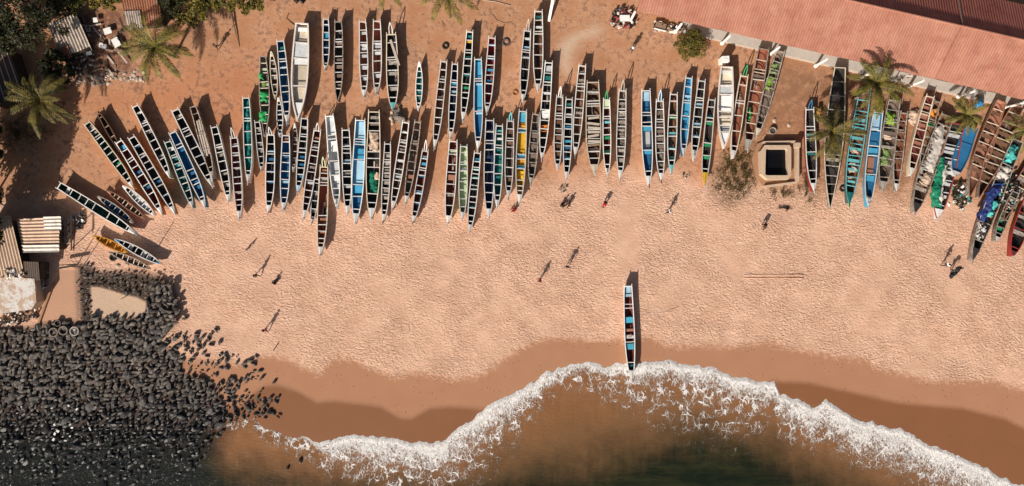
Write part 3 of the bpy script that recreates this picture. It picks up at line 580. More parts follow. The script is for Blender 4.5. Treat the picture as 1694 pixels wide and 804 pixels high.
# ---- right of centre
B('net-brown pirogue with white stern fork and stubby bow, left of the blue-benched one', 924.5, 160, 920.5, 287, 14, ins='NT', bench='BR', outer='OR', nb=8, fork='W', spur=None)
B('slim pirogue with sky-blue benches and green stern rim, right of centre', 941.5, 164, 937, 302, 14, ins='DK', bench='LB', outer='W', nb=9, benches=[(.06, .3, 'TL'), (.18, .3, 'W'), (.33, .3, 'LB'), (.5, .3, 'LB'), (.58, .3, 'BL'), (.7, .3, 'LB')])
B('dark brown pirogue with stern set higher than its neighbours and small outboard, right of centre', 964, 109, 952, 263, 15, ins='BR', bench='GR', outer='W', nb=9, spur='GR', benches=[(.07, .35, 'LG'), (.15, .3, 'GR'), (.5, .3, 'GR')])
plk = B('broad pirogue stacked with weathered grey planks, widest of its cluster', 980.5, 136, 983.5, 292, 25, ins='BR', bench='NT', outer='GR', rail='CR', nb=10, deck='CR', spur='W', benches=[(.1, .6, 'GR'), (.2, .6, 'NT'), (.45, .7, 'NT'), (.52, .5, 'GR'), (.64, .6, 'NT'), (.72, .5, 'NT')])
B('pirogue with bright green stern deck and two green benches', 1004.5, 165, 1006.5, 295, 13.5, ins='MR', bench='GN', outer='W', nb=7, fork='GN', boards=[(.01, .11, .12, 'PG')], benches=[(.28, .3, 'AQ'), (.48, .35, 'GN'), (.66, .35, 'GN')])
B('pirogue full of grey nets with dark stern fork, standing alone right of centre', 1030, 150, 1026.5, 301, 15.5, ins='NT', bench='GR', outer='W', nb=8, fork='GR', spur='GR')
B('tall bright-blue pirogue with red-edged bow, left of its cluster right of the gap', 1068, 150, 1073.5, 312, 18, ins='NV', bench='LB', outer='W', rail='WW', nb=6, boards=[(.01, .1, .3, 'SB'), (.1, .2, .6, 'BL'), (.41, .6, .55, 'LG'), (.63, .83, .5, 'BL')], bars=[.22, .25, .32, .36, .605, .82], benches=[(.385, .6, 'LB'), (.62, .6, 'LB')], spur='RD')
B('pirogue heaped with grey nets and a blue-grey stern fork, second right of the gap', 1091, 167, 1094, 304, 15.5, ins='NT', bench='NT', outer='BR', nb=8, fork='SB', spur='DK')
B('brown pirogue with green benches and mint bow deck', 1115, 156, 1111.5, 290, 15.5, ins='BR', bench='GN', outer='W', nb=6, deck='AQ', spur='AQ', benches=[(.08, .3, 'PB'), (.28, .35, 'GN'), (.48, .35, 'AQ'), (.66, .35, 'AQ'), (.78, .3, 'TL')])
B('sky-blue-inside pirogue with short white bow, beside the slim one with blue benches', 1138, 129, 1129, 262, 14.5, ins='LB', bench='LB', outer='BL', nb=5, boards=[(.02, .2, .4, 'BL'), (.28, .48, .45, 'LB'), (.5, .83, .55, 'BL')], benches=[(.22, .3, 'SB'), (.5, .3, 'LB')])
B('slim black-inside pirogue with pale blue benches and lettered bow, right of the sky-blue one', 1161, 134, 1148, 270, 14.5, ins='DK', bench='SB', outer='W', nb=7, deckt=.84, benches=[(.28, .35, 'SB'), (.52, .35, 'SB'), (.66, .3, 'SB')])
B('pirogue with green benches, orange left side and yellow bow deck', 1176, 165, 1163.5, 313, 15, ins='DK', bench='GN', outer='OR', stripe='OR', nb=7, deck='YL', deckt=.81, bars=[.08, .2, .24, .48, .62, .77], benches=[(.18, .3, 'TL'), (.26, .35, 'GN'), (.5, .45, 'GN'), (.64, .4, 'GN')])
bigw2 = B('large white open boat beside a white box at its stern, right of the yellow-bowed pirogue', 1203, 110, 1199, 245, 26, ins='CW', bench='CR', rail='CW', deck=None, outer='CW', style='big', h=1.3, ribs=False, bars=[.23, .34, .55, .62, .72, .80], benches=[(.06, .4, 'WW')], boards=[(.01, .22, .5, 'CR'), (.235, .335, .12, 'LG'), (.345, .545, .5, 'WW'), (.56, .61, .35, 'CR'), (.63, .71, .4, 'CR'), (.73, .79, .35, 'LG'), (.81, .97, .12, 'WW')])
B('rust-brown-inside pirogue with white bow and green stern fork, right of the boxy white boat', 1230.5, 126, 1212, 267, 16, ins='RB', bench='PB', outer='W', rail='CR', nb=5, fork='GN', spur=None, benches=[(.1, .3, 'PB')])
B('big bare rust-brown pirogue leaning right with grey rails, left of the veranda-touching pair', 1263, 81, 1236, 253, 22, ins='RB', bench='PB', outer='GR', rail='GR', deck='GR', nb=8, benches=[(.27, .7, 'NT')], barc='CR')
B('leaning grey-railed pirogue with green netting aft, touching the veranda', 1291, 85, 1250, 231, 17, ins='NT', bench='GR', outer='GR', rail='GR', deck='CR', spur='CR', nb=8, benches=[(.33, .3, 'GR')])
# ---- far right cluster
B('pirogue with red-edged white left rail, right of the square well', 1338.5, 181, 1346.5, 321, 17.5, ins='DK', bench='AQ', outer='RD', stripe='RD', rail='W', nb=7, fork='BL', bars=[.2, .24, .34, .5, .72, .82], benches=[(.3, .4, 'AQ'), (.52, .3, 'TL')])
B('very long grey-railed black pirogue beneath the dark palm right of the well', 1390, 112, 1374, 344, 30, ins='DK', bench='GR', outer='GR', rail='CR', deck='W', nb=10, barc='GR', style='wide', h=1.0, bars=[.1, .2, .3, .42, .62, .70, .77, .83, .9])
B('red-hulled pirogue with aqua crossbars, cream net piles and teal bow', 1430, 150, 1402.5, 343, 25, ins='BR', bench='AQ', outer='TL', stripe='MR', rail='AQ', deck='TL', barc='AQ', nb=9, spur='GN', style='pir', h=1.0)
B('blue and white pirogue with black marks on its bow, right cluster', 1452, 186, 1436, 348, 20, ins='BL', bench='LB', outer='LB', stripe='LB', rail='W', nb=5, boards=[(.01, .17, .35, 'SB'), (.19, .33, .5, 'BL'), (.36, .43, .22, 'LB'), (.45, .62, .55, 'PB'), (.64, .7, .25, 'LB'), (.7, .85, .55, 'BL')], bars=[.18, .34, .44, .63, .86], benches=[])
B('wide grey-railed pirogue with green moss-coloured nets aft, right of the blue and white one', 1480, 166, 1461.5, 320, 24, ins='NT', bench='GR', outer='GR', rail='GR', deck='GR', nb=8, spur='GR', benches=[(.35, .5, 'NT'), (.5, .4, 'GR')])
B('narrow brown pirogue with white bow right of the wide grey-railed one', 1495, 187, 1482.5, 321, 15, ins='RB', bench='BR', outer='GR', rail='GR', nb=7, spur=None)
B('cream-railed maroon pirogue leaning right, its stern near the eave', 1537, 160, 1505, 295, 17.5, ins='MR', bench='PB', outer='CR', rail='CR', nb=8, barc='CR')
B('half-hidden wooden pirogue with orange stern panel behind the cream-railed maroon one', 1549, 168, 1522, 292, 14, ins='BR', bench='YL', outer='BR', rail='GR', deck='GR', nb=7, spur=None, h=.8, benches=[(.14, .8, 'OC'), (.3, .4, 'GN')])
bigj = B('big weathered pirogue loaded with a long white net', 1565, 191, 1510, 357, 29, ins='BR', bench='GR', outer='GR', rail='GR', deck='DK', nb=7, spur='GR', style='pir')
tarpb = B('red-railed pirogue with green tarpaulin hanging over its left side', 1585, 205, 1551, 367, 27, ins='DK', bench='LG', outer='W', stripe='RD', rail='RD', deck='WW', spur='WW', nb=7, barc='LG', h=1.0)
B('decked blue pirogue with white bow under the rightmost fan palm', 1607, 212, 1580, 294, 25, ins='BL', bench='BL', outer='W', rail='BL', nb=3, boards=[(.02, .86, .1, 'BL')], bars=[.3], benches=[], barc='BL')
B('huge bare brown pirogue with sand-coloured inside, left of two at the far right', 1655, 167, 1602, 324, 29, ins='PB', bench='BR', outer='GR', rail='PB', deck=None, spur='W', nb=7, style='wide', barc='CR', h=1.0)
B('huge dark-inside pirogue with pinkish rails, right of two at the far right', 1684, 175, 1620, 327, 29, ins='BR', bench='BR', outer='GR', rail='PB', deck=None, spur=None, nb=9, style='wide', barc='CR', h=1.0)
clut = B('long pirogue with dark blue and turquoise tarpaulins reaching lowest at the far right', 1682, 232, 1605, 437, 25, ins='DK', bench='GR', outer='GR', rail='GR', deck='DK', nb=10, spur='GR')
B('short pirogue with green net scraps between the tarpaulined one and the red-hulled one', 1680, 318, 1648, 403, 15, ins='DK', bench='GN', outer='GR', rail='GR', deck='W', nb=6, spur=None)
B('brown pirogue piled with rubbish at the right picture edge', 1722, 250, 1662, 365, 21, ins='BR', bench='GR', outer='PB', rail='PB', deck=None, nb=6, spur=None, style='wide', barc='CR', h=.95)
B('dark-red-hulled pirogue with white bow tip, lowest at the right picture edge', 1722, 290, 1673, 429, 27, ins='DK', bench='GR', outer='RD', stripe='RD', rail='RD', deck='MR', nb=5, spur='WW', deckt=.9)
# ---- the one being launched
B('lone pirogue with turquoise benches, its bow in the breaking wave', 1038.5, 473, 1045.5, 634, 17, ins='MR', bench='CY', outer='W', rail='WW', nb=5, bars=[.19, .23, .58, .79, .87], boards=[(.01, .1, .35, 'SB')], benches=[(.10, .35, 'SB'), (.355, .75, 'CY'), (.63, .75, 'CY'), (.53, .4, 'LG'), (.83, .3, 'TL'), (.46, .35, 'PB')], group='boat at the water edge', tilt=0)
# ------------------------------------------------------------------ materials for the setting
def leafmat(key, a, b, dead=None):
    if key in MATS: return MATS[key]
    n = NT(key); p = n.obj(); f = n.ss(n.noise(p, 1.3, 4, .7), .35, .65); f2 = n.noise(p, 9, 2)
    c = n.mix(f, a, b)
    if dead: c = n.mix(n.ss(f2, .58, .72), c, dead)
    n.put(n.b.inputs['Transmission Weight'], 0.0)
    MATS[key] = n.fin(c, .6, .25); return MATS[key]
M_LEAF = leafmat('tree_leaf', (.022, .028, .006), (.085, .078, .012), (.14, .10, .02))
M_LEAFD = leafmat('dark_leaf', (.010, .014, .004), (.040, .038, .008))
M_LEAFO = leafmat('olive_leaf', (.045, .045, .008), (.18, .135, .018), (.26, .17, .04))
M_PALM = leafmat('palm_leaf', (.038, .045, .009), (.18, .145, .022), (.30, .20, .055))
M_PALMD = leafmat('palm_leaf_dark', (.03, .030, .008), (.14, .105, .02), (.26, .18, .05))
M_BARK = plain('bark', (.17, .12, .085), .9, .4, 6, .03, 8)
M_CONC = plain('concrete', (.45, .40, .35), .9, .25, 1.5, .01, 12)
M_WALL = plain('ochre_plaster', (.50, .36, .25), .9, .25, 2, .01)
M_WHITE = plain('white_paint_wall', (.78, .74, .68), .7, .12, 3)
M_BLACK = plain('black_rubber', (.018, .017, .016), .7, .3)
M_WOOD = plain('old_wood', (.26, .17, .11), .9, .45, 5, .01)
M_WOODD = plain('dark_wood', (.06, .042, .032), .9, .4, 5, .01)
M_PLANKP = plain('pale_plank', (.48, .39, .31), .9, .35, 5, .01)
def roofmat(key, a, b, blotch=None, bs=.6, th=(.45, .7), rust=None):
    if key in MATS: return MATS[key]
    n = NT(key); p = n.obj(); c = n.mix(n.ss(n.noise(p, .35, 4, .6), .3, .7), a, b)
    if blotch: c = n.mix(n.m('MULTIPLY', n.ss(n.noise(p, bs, 5, .7), th[0], th[1]), .8), c, blotch)
    f = n.m('MULTIPLY', n.m('ADD', n.m('MULTIPLY', n.noise(p, 5, 4, .7), .4), .8), n.m('ADD', .78, n.m('MULTIPLY', n.noise(n.map(p, rot=(0, 0, R(12.8)), scale=(1.1, .10, .1)), 1.0, 4, .75), .55))); c = n.vm('SCALE', c); n.put(c.node.inputs['Scale'], f)
    if rust: c = n.mix(n.ss(n.noise(p, 1.4, 5, .75), .58, .66), c, rust)
    n.bump(n.noise(p, 10, 3), .01); MATS[key] = n.fin(c, .85, .1); return MATS[key]
M_ROOFP = roofmat('pink_metal_roof', (.30, .132, .09), (.345, .165, .115), (.25, .10, .068))
M_ROOF_SHADE = roofmat('shade_tinted_roof', (.40, .135, .095), (.44, .16, .115), (.33, .10, .07))  # far slope, same metal as the near one: separate colour tuned for its shade
M_ASB = roofmat('tan_fibre_sheet', (.48, .33, .24), (.55, .40, .29), (.36, .22, .14), 1.2, (.5, .75))
M_ASBW = roofmat('whitened_fibre_sheet', (.62, .55, .48), (.70, .62, .54), (.40, .33, .27), 1.5, (.5, .7))
M_RUST = roofmat('rusty_sheet', (.22, .085, .045), (.33, .14, .08), (.40, .33, .28), 1.1, (.55, .7))
M_GREYS = roofmat('grey_weathered_sheet', (.36, .29, .24), (.50, .42, .35), (.14, .09, .065), 1.0, (.45, .7), rust=(.30, .12, .06))

def corrug(name, A, B_, C_, D, period, amp, mat, parent, gap=.02, jag=0, seed=0):
    """corrugated sheet: waves progress A->B, ridges run A->D"""
    A, B_, C_, D = [Vector(p) for p in (A, B_, C_, D)]; rn = random.Random(seed)
    nrm = (B_ - A).cross(D - A).normalized()
    if nrm.z < 0: nrm = -nrm
    nw = max(2, int(round((B_ - A).length / period))); k = 4; cols = nw * k; m = MB(); vs = []
    sheetw = 5; j0 = j1 = 0
    for i in range(cols + 1):
        if i % (sheetw * k) == 0: j0 = rn.uniform(-jag, jag); j1 = rn.uniform(-jag, jag)
        u = i / cols; o = nrm * amp * math.cos(2 * math.pi * i / k)
        p, q = A.lerp(B_, u), D.lerp(C_, u); d = (q - p).normalized()
        p = p - d * j0; q = q + d * j1
        vs += [p + o, q + o, q + o - nrm * gap, p + o - nrm * gap]
    fs = []
    for i in range(cols):
        for c in range(4): fs.append((i * 4 + c, i * 4 + (c + 1) % 4, i * 4 + 4 + (c + 1) % 4, i * 4 + 4 + c))
    fs += [(0, 3, 2, 1), (cols * 4, cols * 4 + 1, cols * 4 + 2, cols * 4 + 3)]
    m.add(vs, fs); o = m.build(name, mat, parent)
    me = o.data; bm = bmesh.new(); bm.from_mesh(me); bmesh.ops.recalc_face_normals(bm, faces=bm.faces); bm.to_mesh(me); bm.free()
    return o
# ------------------------------------------------------------------ long roofed hall, upper right
ZE = 3.25; E0 = P(1053, 18, ZE); E1 = P(1850, 200.5, ZE)
ed = (E1 - E0).normalized(); en = Vector((-ed.y, ed.x, 0)); pitch = R(27.5)
t_ = thing('market_hall', 'long hall with pink corrugated near roof slope and far slope tinted for shade', 'building', (E0.x, E0.y, 0))
O = Vector((E0.x, E0.y, 0)); rel = lambda v: v - O
rc = P(1575, 40, 6.3); RW = (rc - E0).dot(en); RH = RW * math.tan(pitch)
LEN = (E1 - E0).length; sx_ = (P(1548, 132, ZE) - E0).dot(ed); sx2 = (P(1675, 150, ZE) - E0).dot(ed)
def rp(u, w, z): return rel(E0 + ed * u + en * w) + Vector((0, 0, z - E0.z + ZE - ZE))
cuts = [0, sx_, sx2, LEN]
for i in range(3):
    u0, u1 = cuts[i] - (.15 if i else 0), cuts[i + 1]; dz = .05 * (i % 2)
    corrug('near_roof_slope', rp(u0, 0, ZE + dz), rp(u1, 0, ZE + dz), rp(u1, RW, ZE + RH + dz), rp(u0, RW, ZE + RH + dz), .34, .03, M_ROOFP, t_, jag=.06, seed=i)
    corrug('far_roof_slope', rp(u0, RW, ZE + RH + dz), rp(u1, RW, ZE + RH + dz), rp(u1, 2 * RW, ZE + dz), rp(u0, 2 * RW, ZE + dz), .34, .03, M_ROOF_SHADE, t_, seed=i + 5)
    m = MB(); m.tube([rp(u0, RW, ZE + RH + .05 + dz), rp(u1, RW, ZE + RH + .05 + dz)], .13, 6); m.build('ridge_cap', M_ROOFP, t_)
for u in (sx_, sx2):
    m = MB(); m.bar(rp(u, .05, ZE + .09), rp(u, RW - .05, ZE + RH + .09), .16, .05); m.build('roof_joint_strip', plain('joint_strip', (.33, .13, .09), .8), t_)
    m = MB(); m.bar(rp(u, RW + .1, ZE + RH + .06), rp(u, 2 * RW - .05, ZE + .09), .12, .05); m.build('roof_joint_strip', plain('joint_strip_pale', (.42, .30, .24), .8), t_)
m = MB()
for w_ in (2.6, 2 * RW - .9): m.bar(rp(.4, w_, 1.5), rp(LEN, w_, 1.5), .25, 3.0)
for u in (.45, LEN - .2): m.bar(rp(u, 2.8, 1.5), rp(u, 2 * RW - 1.1, 1.5), .25, 3.0)
m.build('wall', M_WALL, t_)
m = MB(); m.bar(rp(6.5, 1.42, .09), rp(LEN, 1.42, .09), 3.1, .18); m.build('veranda_floor', M_CONC, t_)
m = MB(); m.bar(rp(6.5, -.22, .07), rp(LEN, -.22, .07), .18, .14); m.build('kerb', plain('kerb_pale', (.56, .45, .36), .9), t_)
m = MB(); m.bar(rp(.1, .12, ZE - .12), rp(LEN, .12, ZE - .12), .10, .16); m.build('eave_beam', M_WOODD, t_)
for px_, py_ in ((1043, 34), (1117, 53), (1194, 72), (1273, 90), (1349, 109), (1425, 128), (1503, 143), (1584, 160), (1663, 178)):
    b_ = P(px_, py_, 0); m = MB(); b0 = rel(b_); m.tube([b0, b0 + Vector((0, 0, ZE - .02))], .16, 10); m.lathe([(0, 0), (.26, 0), (.26, .3), (.16, .36)], b0, 12)
    m.build('post', M_WHITE, t_)
# wooden frame standing under the eave between the palms
t_ = thing('wooden_frame', 'white-edged open wooden rack standing under the eave right of the big palm', 'rack', P(1490, 137, 0))
for dx, dy in ((-.8, -.6), (.8, -.6), (-.8, .6), (.8, .6)):
    m = MB(); m.box((dx, dy, .6), (.1, .1, 1.2)); m.build('leg', M_WOOD, t_)
m = MB(); m.bar((-.9, .6, 1.2), (.9, .6, 1.2), .14, .1); m.build('rail', M_WHITE, t_)
m = MB(); m.bar((-.9, -.6, 1.2), (.9, -.6, 1.2), .14, .1); m.build('rail', M_WOOD, t_)
# ------------------------------------------------------------------ sheds on the left
def shed(name, label, pix, z, wave_first, mat, period=.42, amp=.06, walls=M_WOODD, cat='shed', patches=(), jag=.08, slope=.25, back=2.0):
    c = [P(x, y, z) for x, y in pix]; cen = sum(c, Vector()) / 4; cen.z = 0
    t = thing(name, label, cat, cen); q = [p - cen for p in c]; q[2].z += slope; q[3].z += slope
    corrug('roof_sheets', q[0], q[1], q[2], q[3], period, amp, mat, t, jag=jag, seed=len(label))
    g = MB(); ins = [Vector((p.x * .8, p.y * .84, 0)) for p in q]
    for i in range(4):
        a, b = ins[i], ins[(i + 1) % 4]; g.bar(a + Vector((0, 0, z / 2 - .1)), b + Vector((0, 0, z / 2 - .1)), .15, z - .2)
    g.build('wall', walls, t)
    for uv, mm in patches:
        (u0, v0, u1, v1) = uv
        f = lambda u, v: (q[0].lerp(q[1], u)).lerp(q[3].lerp(q[2], u), v) + Vector((0, 0, .12))
        corrug('patch_sheets', f(u0, v0), f(u1, v0), f(u1, v1), f(u0, v1), period, amp, mm, t, jag=jag, seed=3)
    return t
shed('fibre_roof_shed', 'shed with tan corrugated roof whose grooves run sideways and whitened right corner', [(37, 417), (27, 362), (98, 360), (101, 416)], 1.7, 0, M_ASB, patches=(((.62, .66, 1.03, 1.08), M_ASBW), ((-.02, .02, .2, 1.0), M_ASBW)))
shed('fibre_roof_shed', 'taller tan shed at the left picture edge whose roof grooves run up and down', [(-16, 456), (41, 455), (20, 358), (-35, 358)], 2.0, 0, M_ASB, jag=.15)
shed('broken_roof_shed', 'derelict shed with broken grey and rust corrugated roof between tree and debris', [(104, 102), (152, 82), (126, 18), (80, 38)], 1.1, 0, M_GREYS, jag=.7, patches=(((-.05, -.05, .35, .3), M_RUST),))
shed('rusty_roof_shed', 'shed with rust-red and grey corrugated roof at the top edge behind the big left palm', [(268, 42), (211, 46), (196, -30), (262, -30)], 2.0, 0, M_RUST, patches=(((.55, -.05, 1.0, .35), M_GREYS),), period=.3, amp=.04)
# dark plank roof with pale battens, left edge
c0 = P(0, 130, 2.6); t_ = thing('plank_roof_shed', 'dark roofed shed crossed by thin pale battens at the left edge', 'shed', (c0.x, c0.y, 0)); rl = lambda x, y, z: P(x, y, z) - Vector((c0.x, c0.y, 0))
m = MB(); a_ = [rl(-40, 90, 2.6), rl(12, 75, 2.6), rl(38, 150, 2.6), rl(-12, 180, 2.6)]
m.add(a_ + [p - Vector((0, 0, .08)) for p in a_], [(0, 3, 2, 1), (4, 5, 6, 7), (0, 1, 5, 4), (1, 2, 6, 5), (2, 3, 7, 6), (3, 0, 4, 7)]); m.build('roof', plain('tar_roof', (.075, .045, .035), .9), t_)
for k in range(6):
    u = .08 + k * .17; m = MB(); m.bar(a_[0].lerp(a_[1], u) + Vector((0, 0, .05)), a_[3].lerp(a_[2], u) + Vector((0, 0, .05)), .07, .07); m.build('batten', M_CONC, t_)
m = MB()
for i in range(4): m.bar((a_[i] * .88).xy.to_3d() + Vector((0, 0, 1.25)), (a_[(i + 1) % 4] * .88).xy.to_3d() + Vector((0, 0, 1.25)), .12, 2.4)
m.build('wall', M_WOODD, t_)
# concrete roof slab lower left
c0 = P(28, 490, 0); t_ = thing('flat_roof_hut', 'low hut with pale peeling flat concrete roof below the tan sheds', 'hut', c0)
n = NT('peeling_concrete'); p_ = n.obj(); cc = n.mix(n.ss(n.noise(p_, .9, 6, .75), .44, .56), (.62, .58, .54), (.46, .32, .23)); cc = n.mix(n.ss(n.noise(p_, 2.2, 5, .8), .62, .70), cc, (.14, .12, .11)); n.bump(n.noise(p_, 5, 4), .03); M_PEEL = n.fin(cc, .9)
m = MB(); pl = [(-25, 470), (8, 458), (57, 461), (60, 500), (52, 512), (2, 519), (-30, 515)]; tp = [P(x, y, 2.0) - c0 for x, y in pl]; bt = [Vector((p.x, p.y, 1.75)) for p in tp]; k = len(pl)
m.add(tp + bt, [tuple(range(k))[::-1], tuple(range(k, 2 * k))] + [(i, (i + 1) % k, k + (i + 1) % k, k + i) for i in range(k)]); m.build('roof', M_PEEL, t_)
m = MB()
for i in range(k): m.bar(Vector((bt[i].x * .92, bt[i].y * .92, .87)), Vector((bt[(i + 1) % k].x * .92, bt[(i + 1) % k].y * .92, .87)), .15, 1.74)
m.build('wall', M_WALL, t_)
# dark lean-to between shed and hut
shed('lean_to', 'small dark lean-to roof tucked below the tan sheds', [(41, 462), (66, 464), (66, 433), (41, 432)], 1.9, 0, plain('tarred_sheet', (.10, .07, .055), .8, .4), walls=M_WOODD, period=.3, amp=.03, jag=.05)
# ------------------------------------------------------------------ square well with rim
c0 = P(1284, 266, 0); t_ = thing('well', 'square ochre concrete well with a black opening beside dry scrub', 'well', c0)
def prism(m, pix, z0, z1, zr=None, mi=0):
    tp = [P(x, y, z1) - Vector((c0.x, c0.y, 0)) for x, y in pix]; bt = [Vector((p.x, p.y, z0)) for p in tp]; k = len(pix)
    m.add(tp + bt, [tuple(range(k))[::-1], tuple(range(k, 2 * k))] + [(i, (i + 1) % k, k + (i + 1) % k, k + i) for i in range(k)], mi)
def ringprism(m, outer, inner, z0, z1, th=None):
    k = len(outer); T = lambda L, z: [Vector((p.x, p.y, z)) for p in [P(x, y, z1) - c0 for x, y in L]]
    m.add(T(outer, z1) + T(inner, z1) + T(outer, z0) + T(inner, z0), [f for i in range(k) for f in ((i, (i + 1) % k, k + (i + 1) % k, k + i), (i, 2 * k + i, 2 * k + (i + 1) % k, (i + 1) % k), (k + i, k + (i + 1) % k, 3 * k + (i + 1) % k, 3 * k + i))])
m = MB(); ringprism(m, [(1258, 250), (1265, 240), (1306, 240), (1309, 244), (1309, 290), (1304, 297), (1270, 297), (1259, 288)], [(1267, 248), (1269, 246), (1302, 246), (1303, 248), (1304, 288), (1302, 290), (1268, 290), (1266, 288)], .02, 1.0); o = m.build('rim', M_WALL, t_)
bm = bmesh.new(); bm.from_mesh(o.data); bmesh.ops.recalc_face_normals(bm, faces=bm.faces); bm.to_mesh(o.data); bm.free()
m = MB(); prism(m, [(1264, 244), (1306, 244), (1306, 292), (1264, 292)], .02, .24); m.build('shaft_shade_plate', plain('shaft_shade', (.004, .004, .005), .3), t_)  # near-black plate paints in the darkness of a deep shaft
m = MB(); prism(m, [(1244, 262), (1252, 238), (1262, 234), (1320, 234), (1320, 300), (1262, 308), (1252, 295)], -.05, .16); m.build('apron', plain('apron_earth', (.33, .18, .10), .95, .3), t_)
m = MB(); m.bar(P(1318, 236, .5) - c0, P(1318, 300, .5) - c0, .35, .75); m.bar(P(1317, 302, .25) - c0, P(1264, 309, .25) - c0, .3, .5); m.bar(P(1262, 236, .35) - c0, P(1320, 235, .35) - c0, .3, .7); m.build('outer_wall', M_WALL, t_)
m = MB(); m.box(P(1317, 241, .6) - c0, (.6, .6, 1.3)); m.build('pier', M_WALL, t_)

# ------------------------------------------------------------------ palms
def palm(label, px, py, z, fl, nf, seed, mat=M_PALM, lean=(0, 0), up=(.2, 1.2), name='palm_tree', droop=1.0):
    rn = random.Random(seed); c = P(px, py, z); base = Vector((c.x + lean[0], c.y + lean[1], 0))
    t = thing(name, label, 'palm', base); top = c - base
    m = MB(); pts = []; rad = []
    for i in range(9):
        u = i / 8; pts.append(Vector((top.x * u ** 1.6, top.y * u ** 1.6, top.z * u))); rad.append(.20 - .07 * u + (.05 if i == 0 else 0))
    m.tube(pts, rad, 9); m.build('trunk', M_BARK, t, smooth=True)
    for k in range(nf):
        az = 2 * math.pi * (k * .382 + rn.uniform(-.03, .03)); e0 = rn.uniform(*up); L = fl * rn.uniform(.95, 1.3); b = MB(); N = 16; pts = []; p = top.copy(); el = e0; ds = L / N
        side = Vector((-math.sin(az), math.cos(az), 0)); bend = rn.uniform(-.012, .012)
        for i in range(N + 1):
            pts.append(p.copy()); a2 = az + bend * i; p = p + Vector((math.cos(a2) * math.cos(el), math.sin(a2) * math.cos(el), math.sin(el))) * ds; el -= droop * rn.uniform(.055, .10) * (1 + .4 * (e0 > .7))
        b.tube(pts, [.045 * (1 - .85 * i / N) for i in range(N + 1)], 4)
        NL = int(L * 13)
        for j in range(2, NL):
            u = j / NL; i = min(N - 1, int(u * N)); f = u * N - i; q = pts[i].lerp(pts[i + 1], f); d = (pts[i + 1] - pts[i]).normalized(); s_ = side; upv = s_.cross(d)
            if upv.z < 0: upv = -upv
            ll = fl * .165 * math.sin(math.pi * min(1, .12 + u * .93)) ** .6 * rn.uniform(.8, 1.1) + .1
            for sg in (-1, 1):
                if rn.random() < .06: continue
                dd_ = (s_ * sg * .85 + d * rn.uniform(.55, .8) + upv * rn.uniform(-.05, .25)).normalized(); tip = q + dd_ * ll + Vector((0, 0, -ll * rn.uniform(.2, .55))); midp = q + dd_ * ll * .5 + Vector((0, 0, -.02))
                w_ = d * .038
                b.add([q - w_ * .6, q + w_ * .6, midp + w_, tip, midp - w_], [(0, 1, 2, 4), (4, 2, 3)])
        b.build('frond', mat, t)
    return t
palm('large feathery palm between the rusty roof and the orange earth, upper left', 258, 78, 3.6, 4.5, 19, 3, M_PALM, (.5, -.3))
palm('shaded palm with yellowing fronds beside the batten-roofed shed, left side', 68, 165, 3.6, 4.2, 19, 8, M_PALMD, (.4, .2))
palm('palm whose lower fronds hang into view at the top edge, centre', 737, -12, 4.0, 4.2, 14, 12, M_PALM, (0, 0))
palm('small palm with a single frond tip showing at the top edge above three boats', 634, -32, 3.6, 3.4, 12, 15, M_PALM)
palm('yellow-green palm rising against the eave of the pink-roofed hall', 1450, 140, 4.6, 4.0, 16, 21, M_PALM, (-.6, -.9))
palm('dark drooping palm over the long black boat right of the well', 1376, 218, 4.0, 3.8, 16, 25, M_PALMD, (.3, -.5))
palm('small fan palm shading the decked blue boat near the eave', 1597, 190, 3.4, 2.7, 15, 31, M_PALM, (-.2, -.6))
palm('palm cut by the right picture edge beside the huge brown boats', 1703, 212, 3.8, 3.0, 14, 36, M_PALM)
# ------------------------------------------------------------------ broad trees and bushes
def tree(label, px, py, rx, ry, h, mat, seed, name='leafy_tree', cat='tree', nclump=46, per=150, leaf=.17, low=.35, trunk=.16):
    rn = random.Random(seed); zc = h * .68; c = P(px, py, zc); t = thing(name, label, cat, (c.x, c.y, 0)); m = MB(); ends = []
    for k in range(nclump):
        a = rn.uniform(0, 2 * math.pi); r = math.sqrt(rn.random()); zz = zc + (h - zc) * (1 - r * r) * rn.uniform(.2, 1.0) - (zc - h * low) * (rn.random() < .3) * rn.random()
        cc = Vector((math.cos(a) * r * rx * rn.uniform(.8, 1.12), math.sin(a) * r * ry * rn.uniform(.8, 1.12), zz)); ends.append(cc); cr = rn.uniform(.35, .8) * min(rx, ry) * .38
        for j in range(per):
            v = Vector((rn.gauss(0, 1), rn.gauss(0, 1), rn.gauss(0, .75))).normalized() * cr * rn.uniform(.35, 1.1); q = cc + v; d = Vector((rn.uniform(-1, 1), rn.uniform(-1, 1), rn.uniform(-.6, .6))).normalized(); s_ = d.cross(Vector((rn.uniform(-1, 1), rn.uniform(-1, 1), 1.2))).normalized(); l = leaf * rn.uniform(.6, 1.3)
            m.add([q - d * l, q + s_ * l * .42, q + d * l, q - s_ * l * .42], [(0, 1, 2, 3)])
    m.build('crown', mat, t)
    g = MB(); g.tube([(0, 0, 0), (.05, .05, h * .3), (0, 0, zc * .9)], [trunk, trunk * .8, trunk * .5], 7)
    for cc in rn.sample(ends, min(9, len(ends))): g.tube([(0, 0, h * .28), cc * .5 + Vector((0, 0, h * .1)), cc], [trunk * .5, trunk * .3, .02], 5)
    g.build('trunk', M_BARK, t); return t
tree('dense dark tree filling the top left corner', 38, 30, 4.2, 4.0, 6.0, M_LEAFD, 2, per=190)
tree('dark tree at the left edge above the batten-roofed shed', -6, 55, 2.8, 3.0, 5.4, M_LEAFD, 4)
tree('low dark shrub mass beside the derelict shed, left side', 92, 118, 2.0, 2.6, 2.6, M_LEAFD, 41, name='bush', cat='bush', nclump=40)
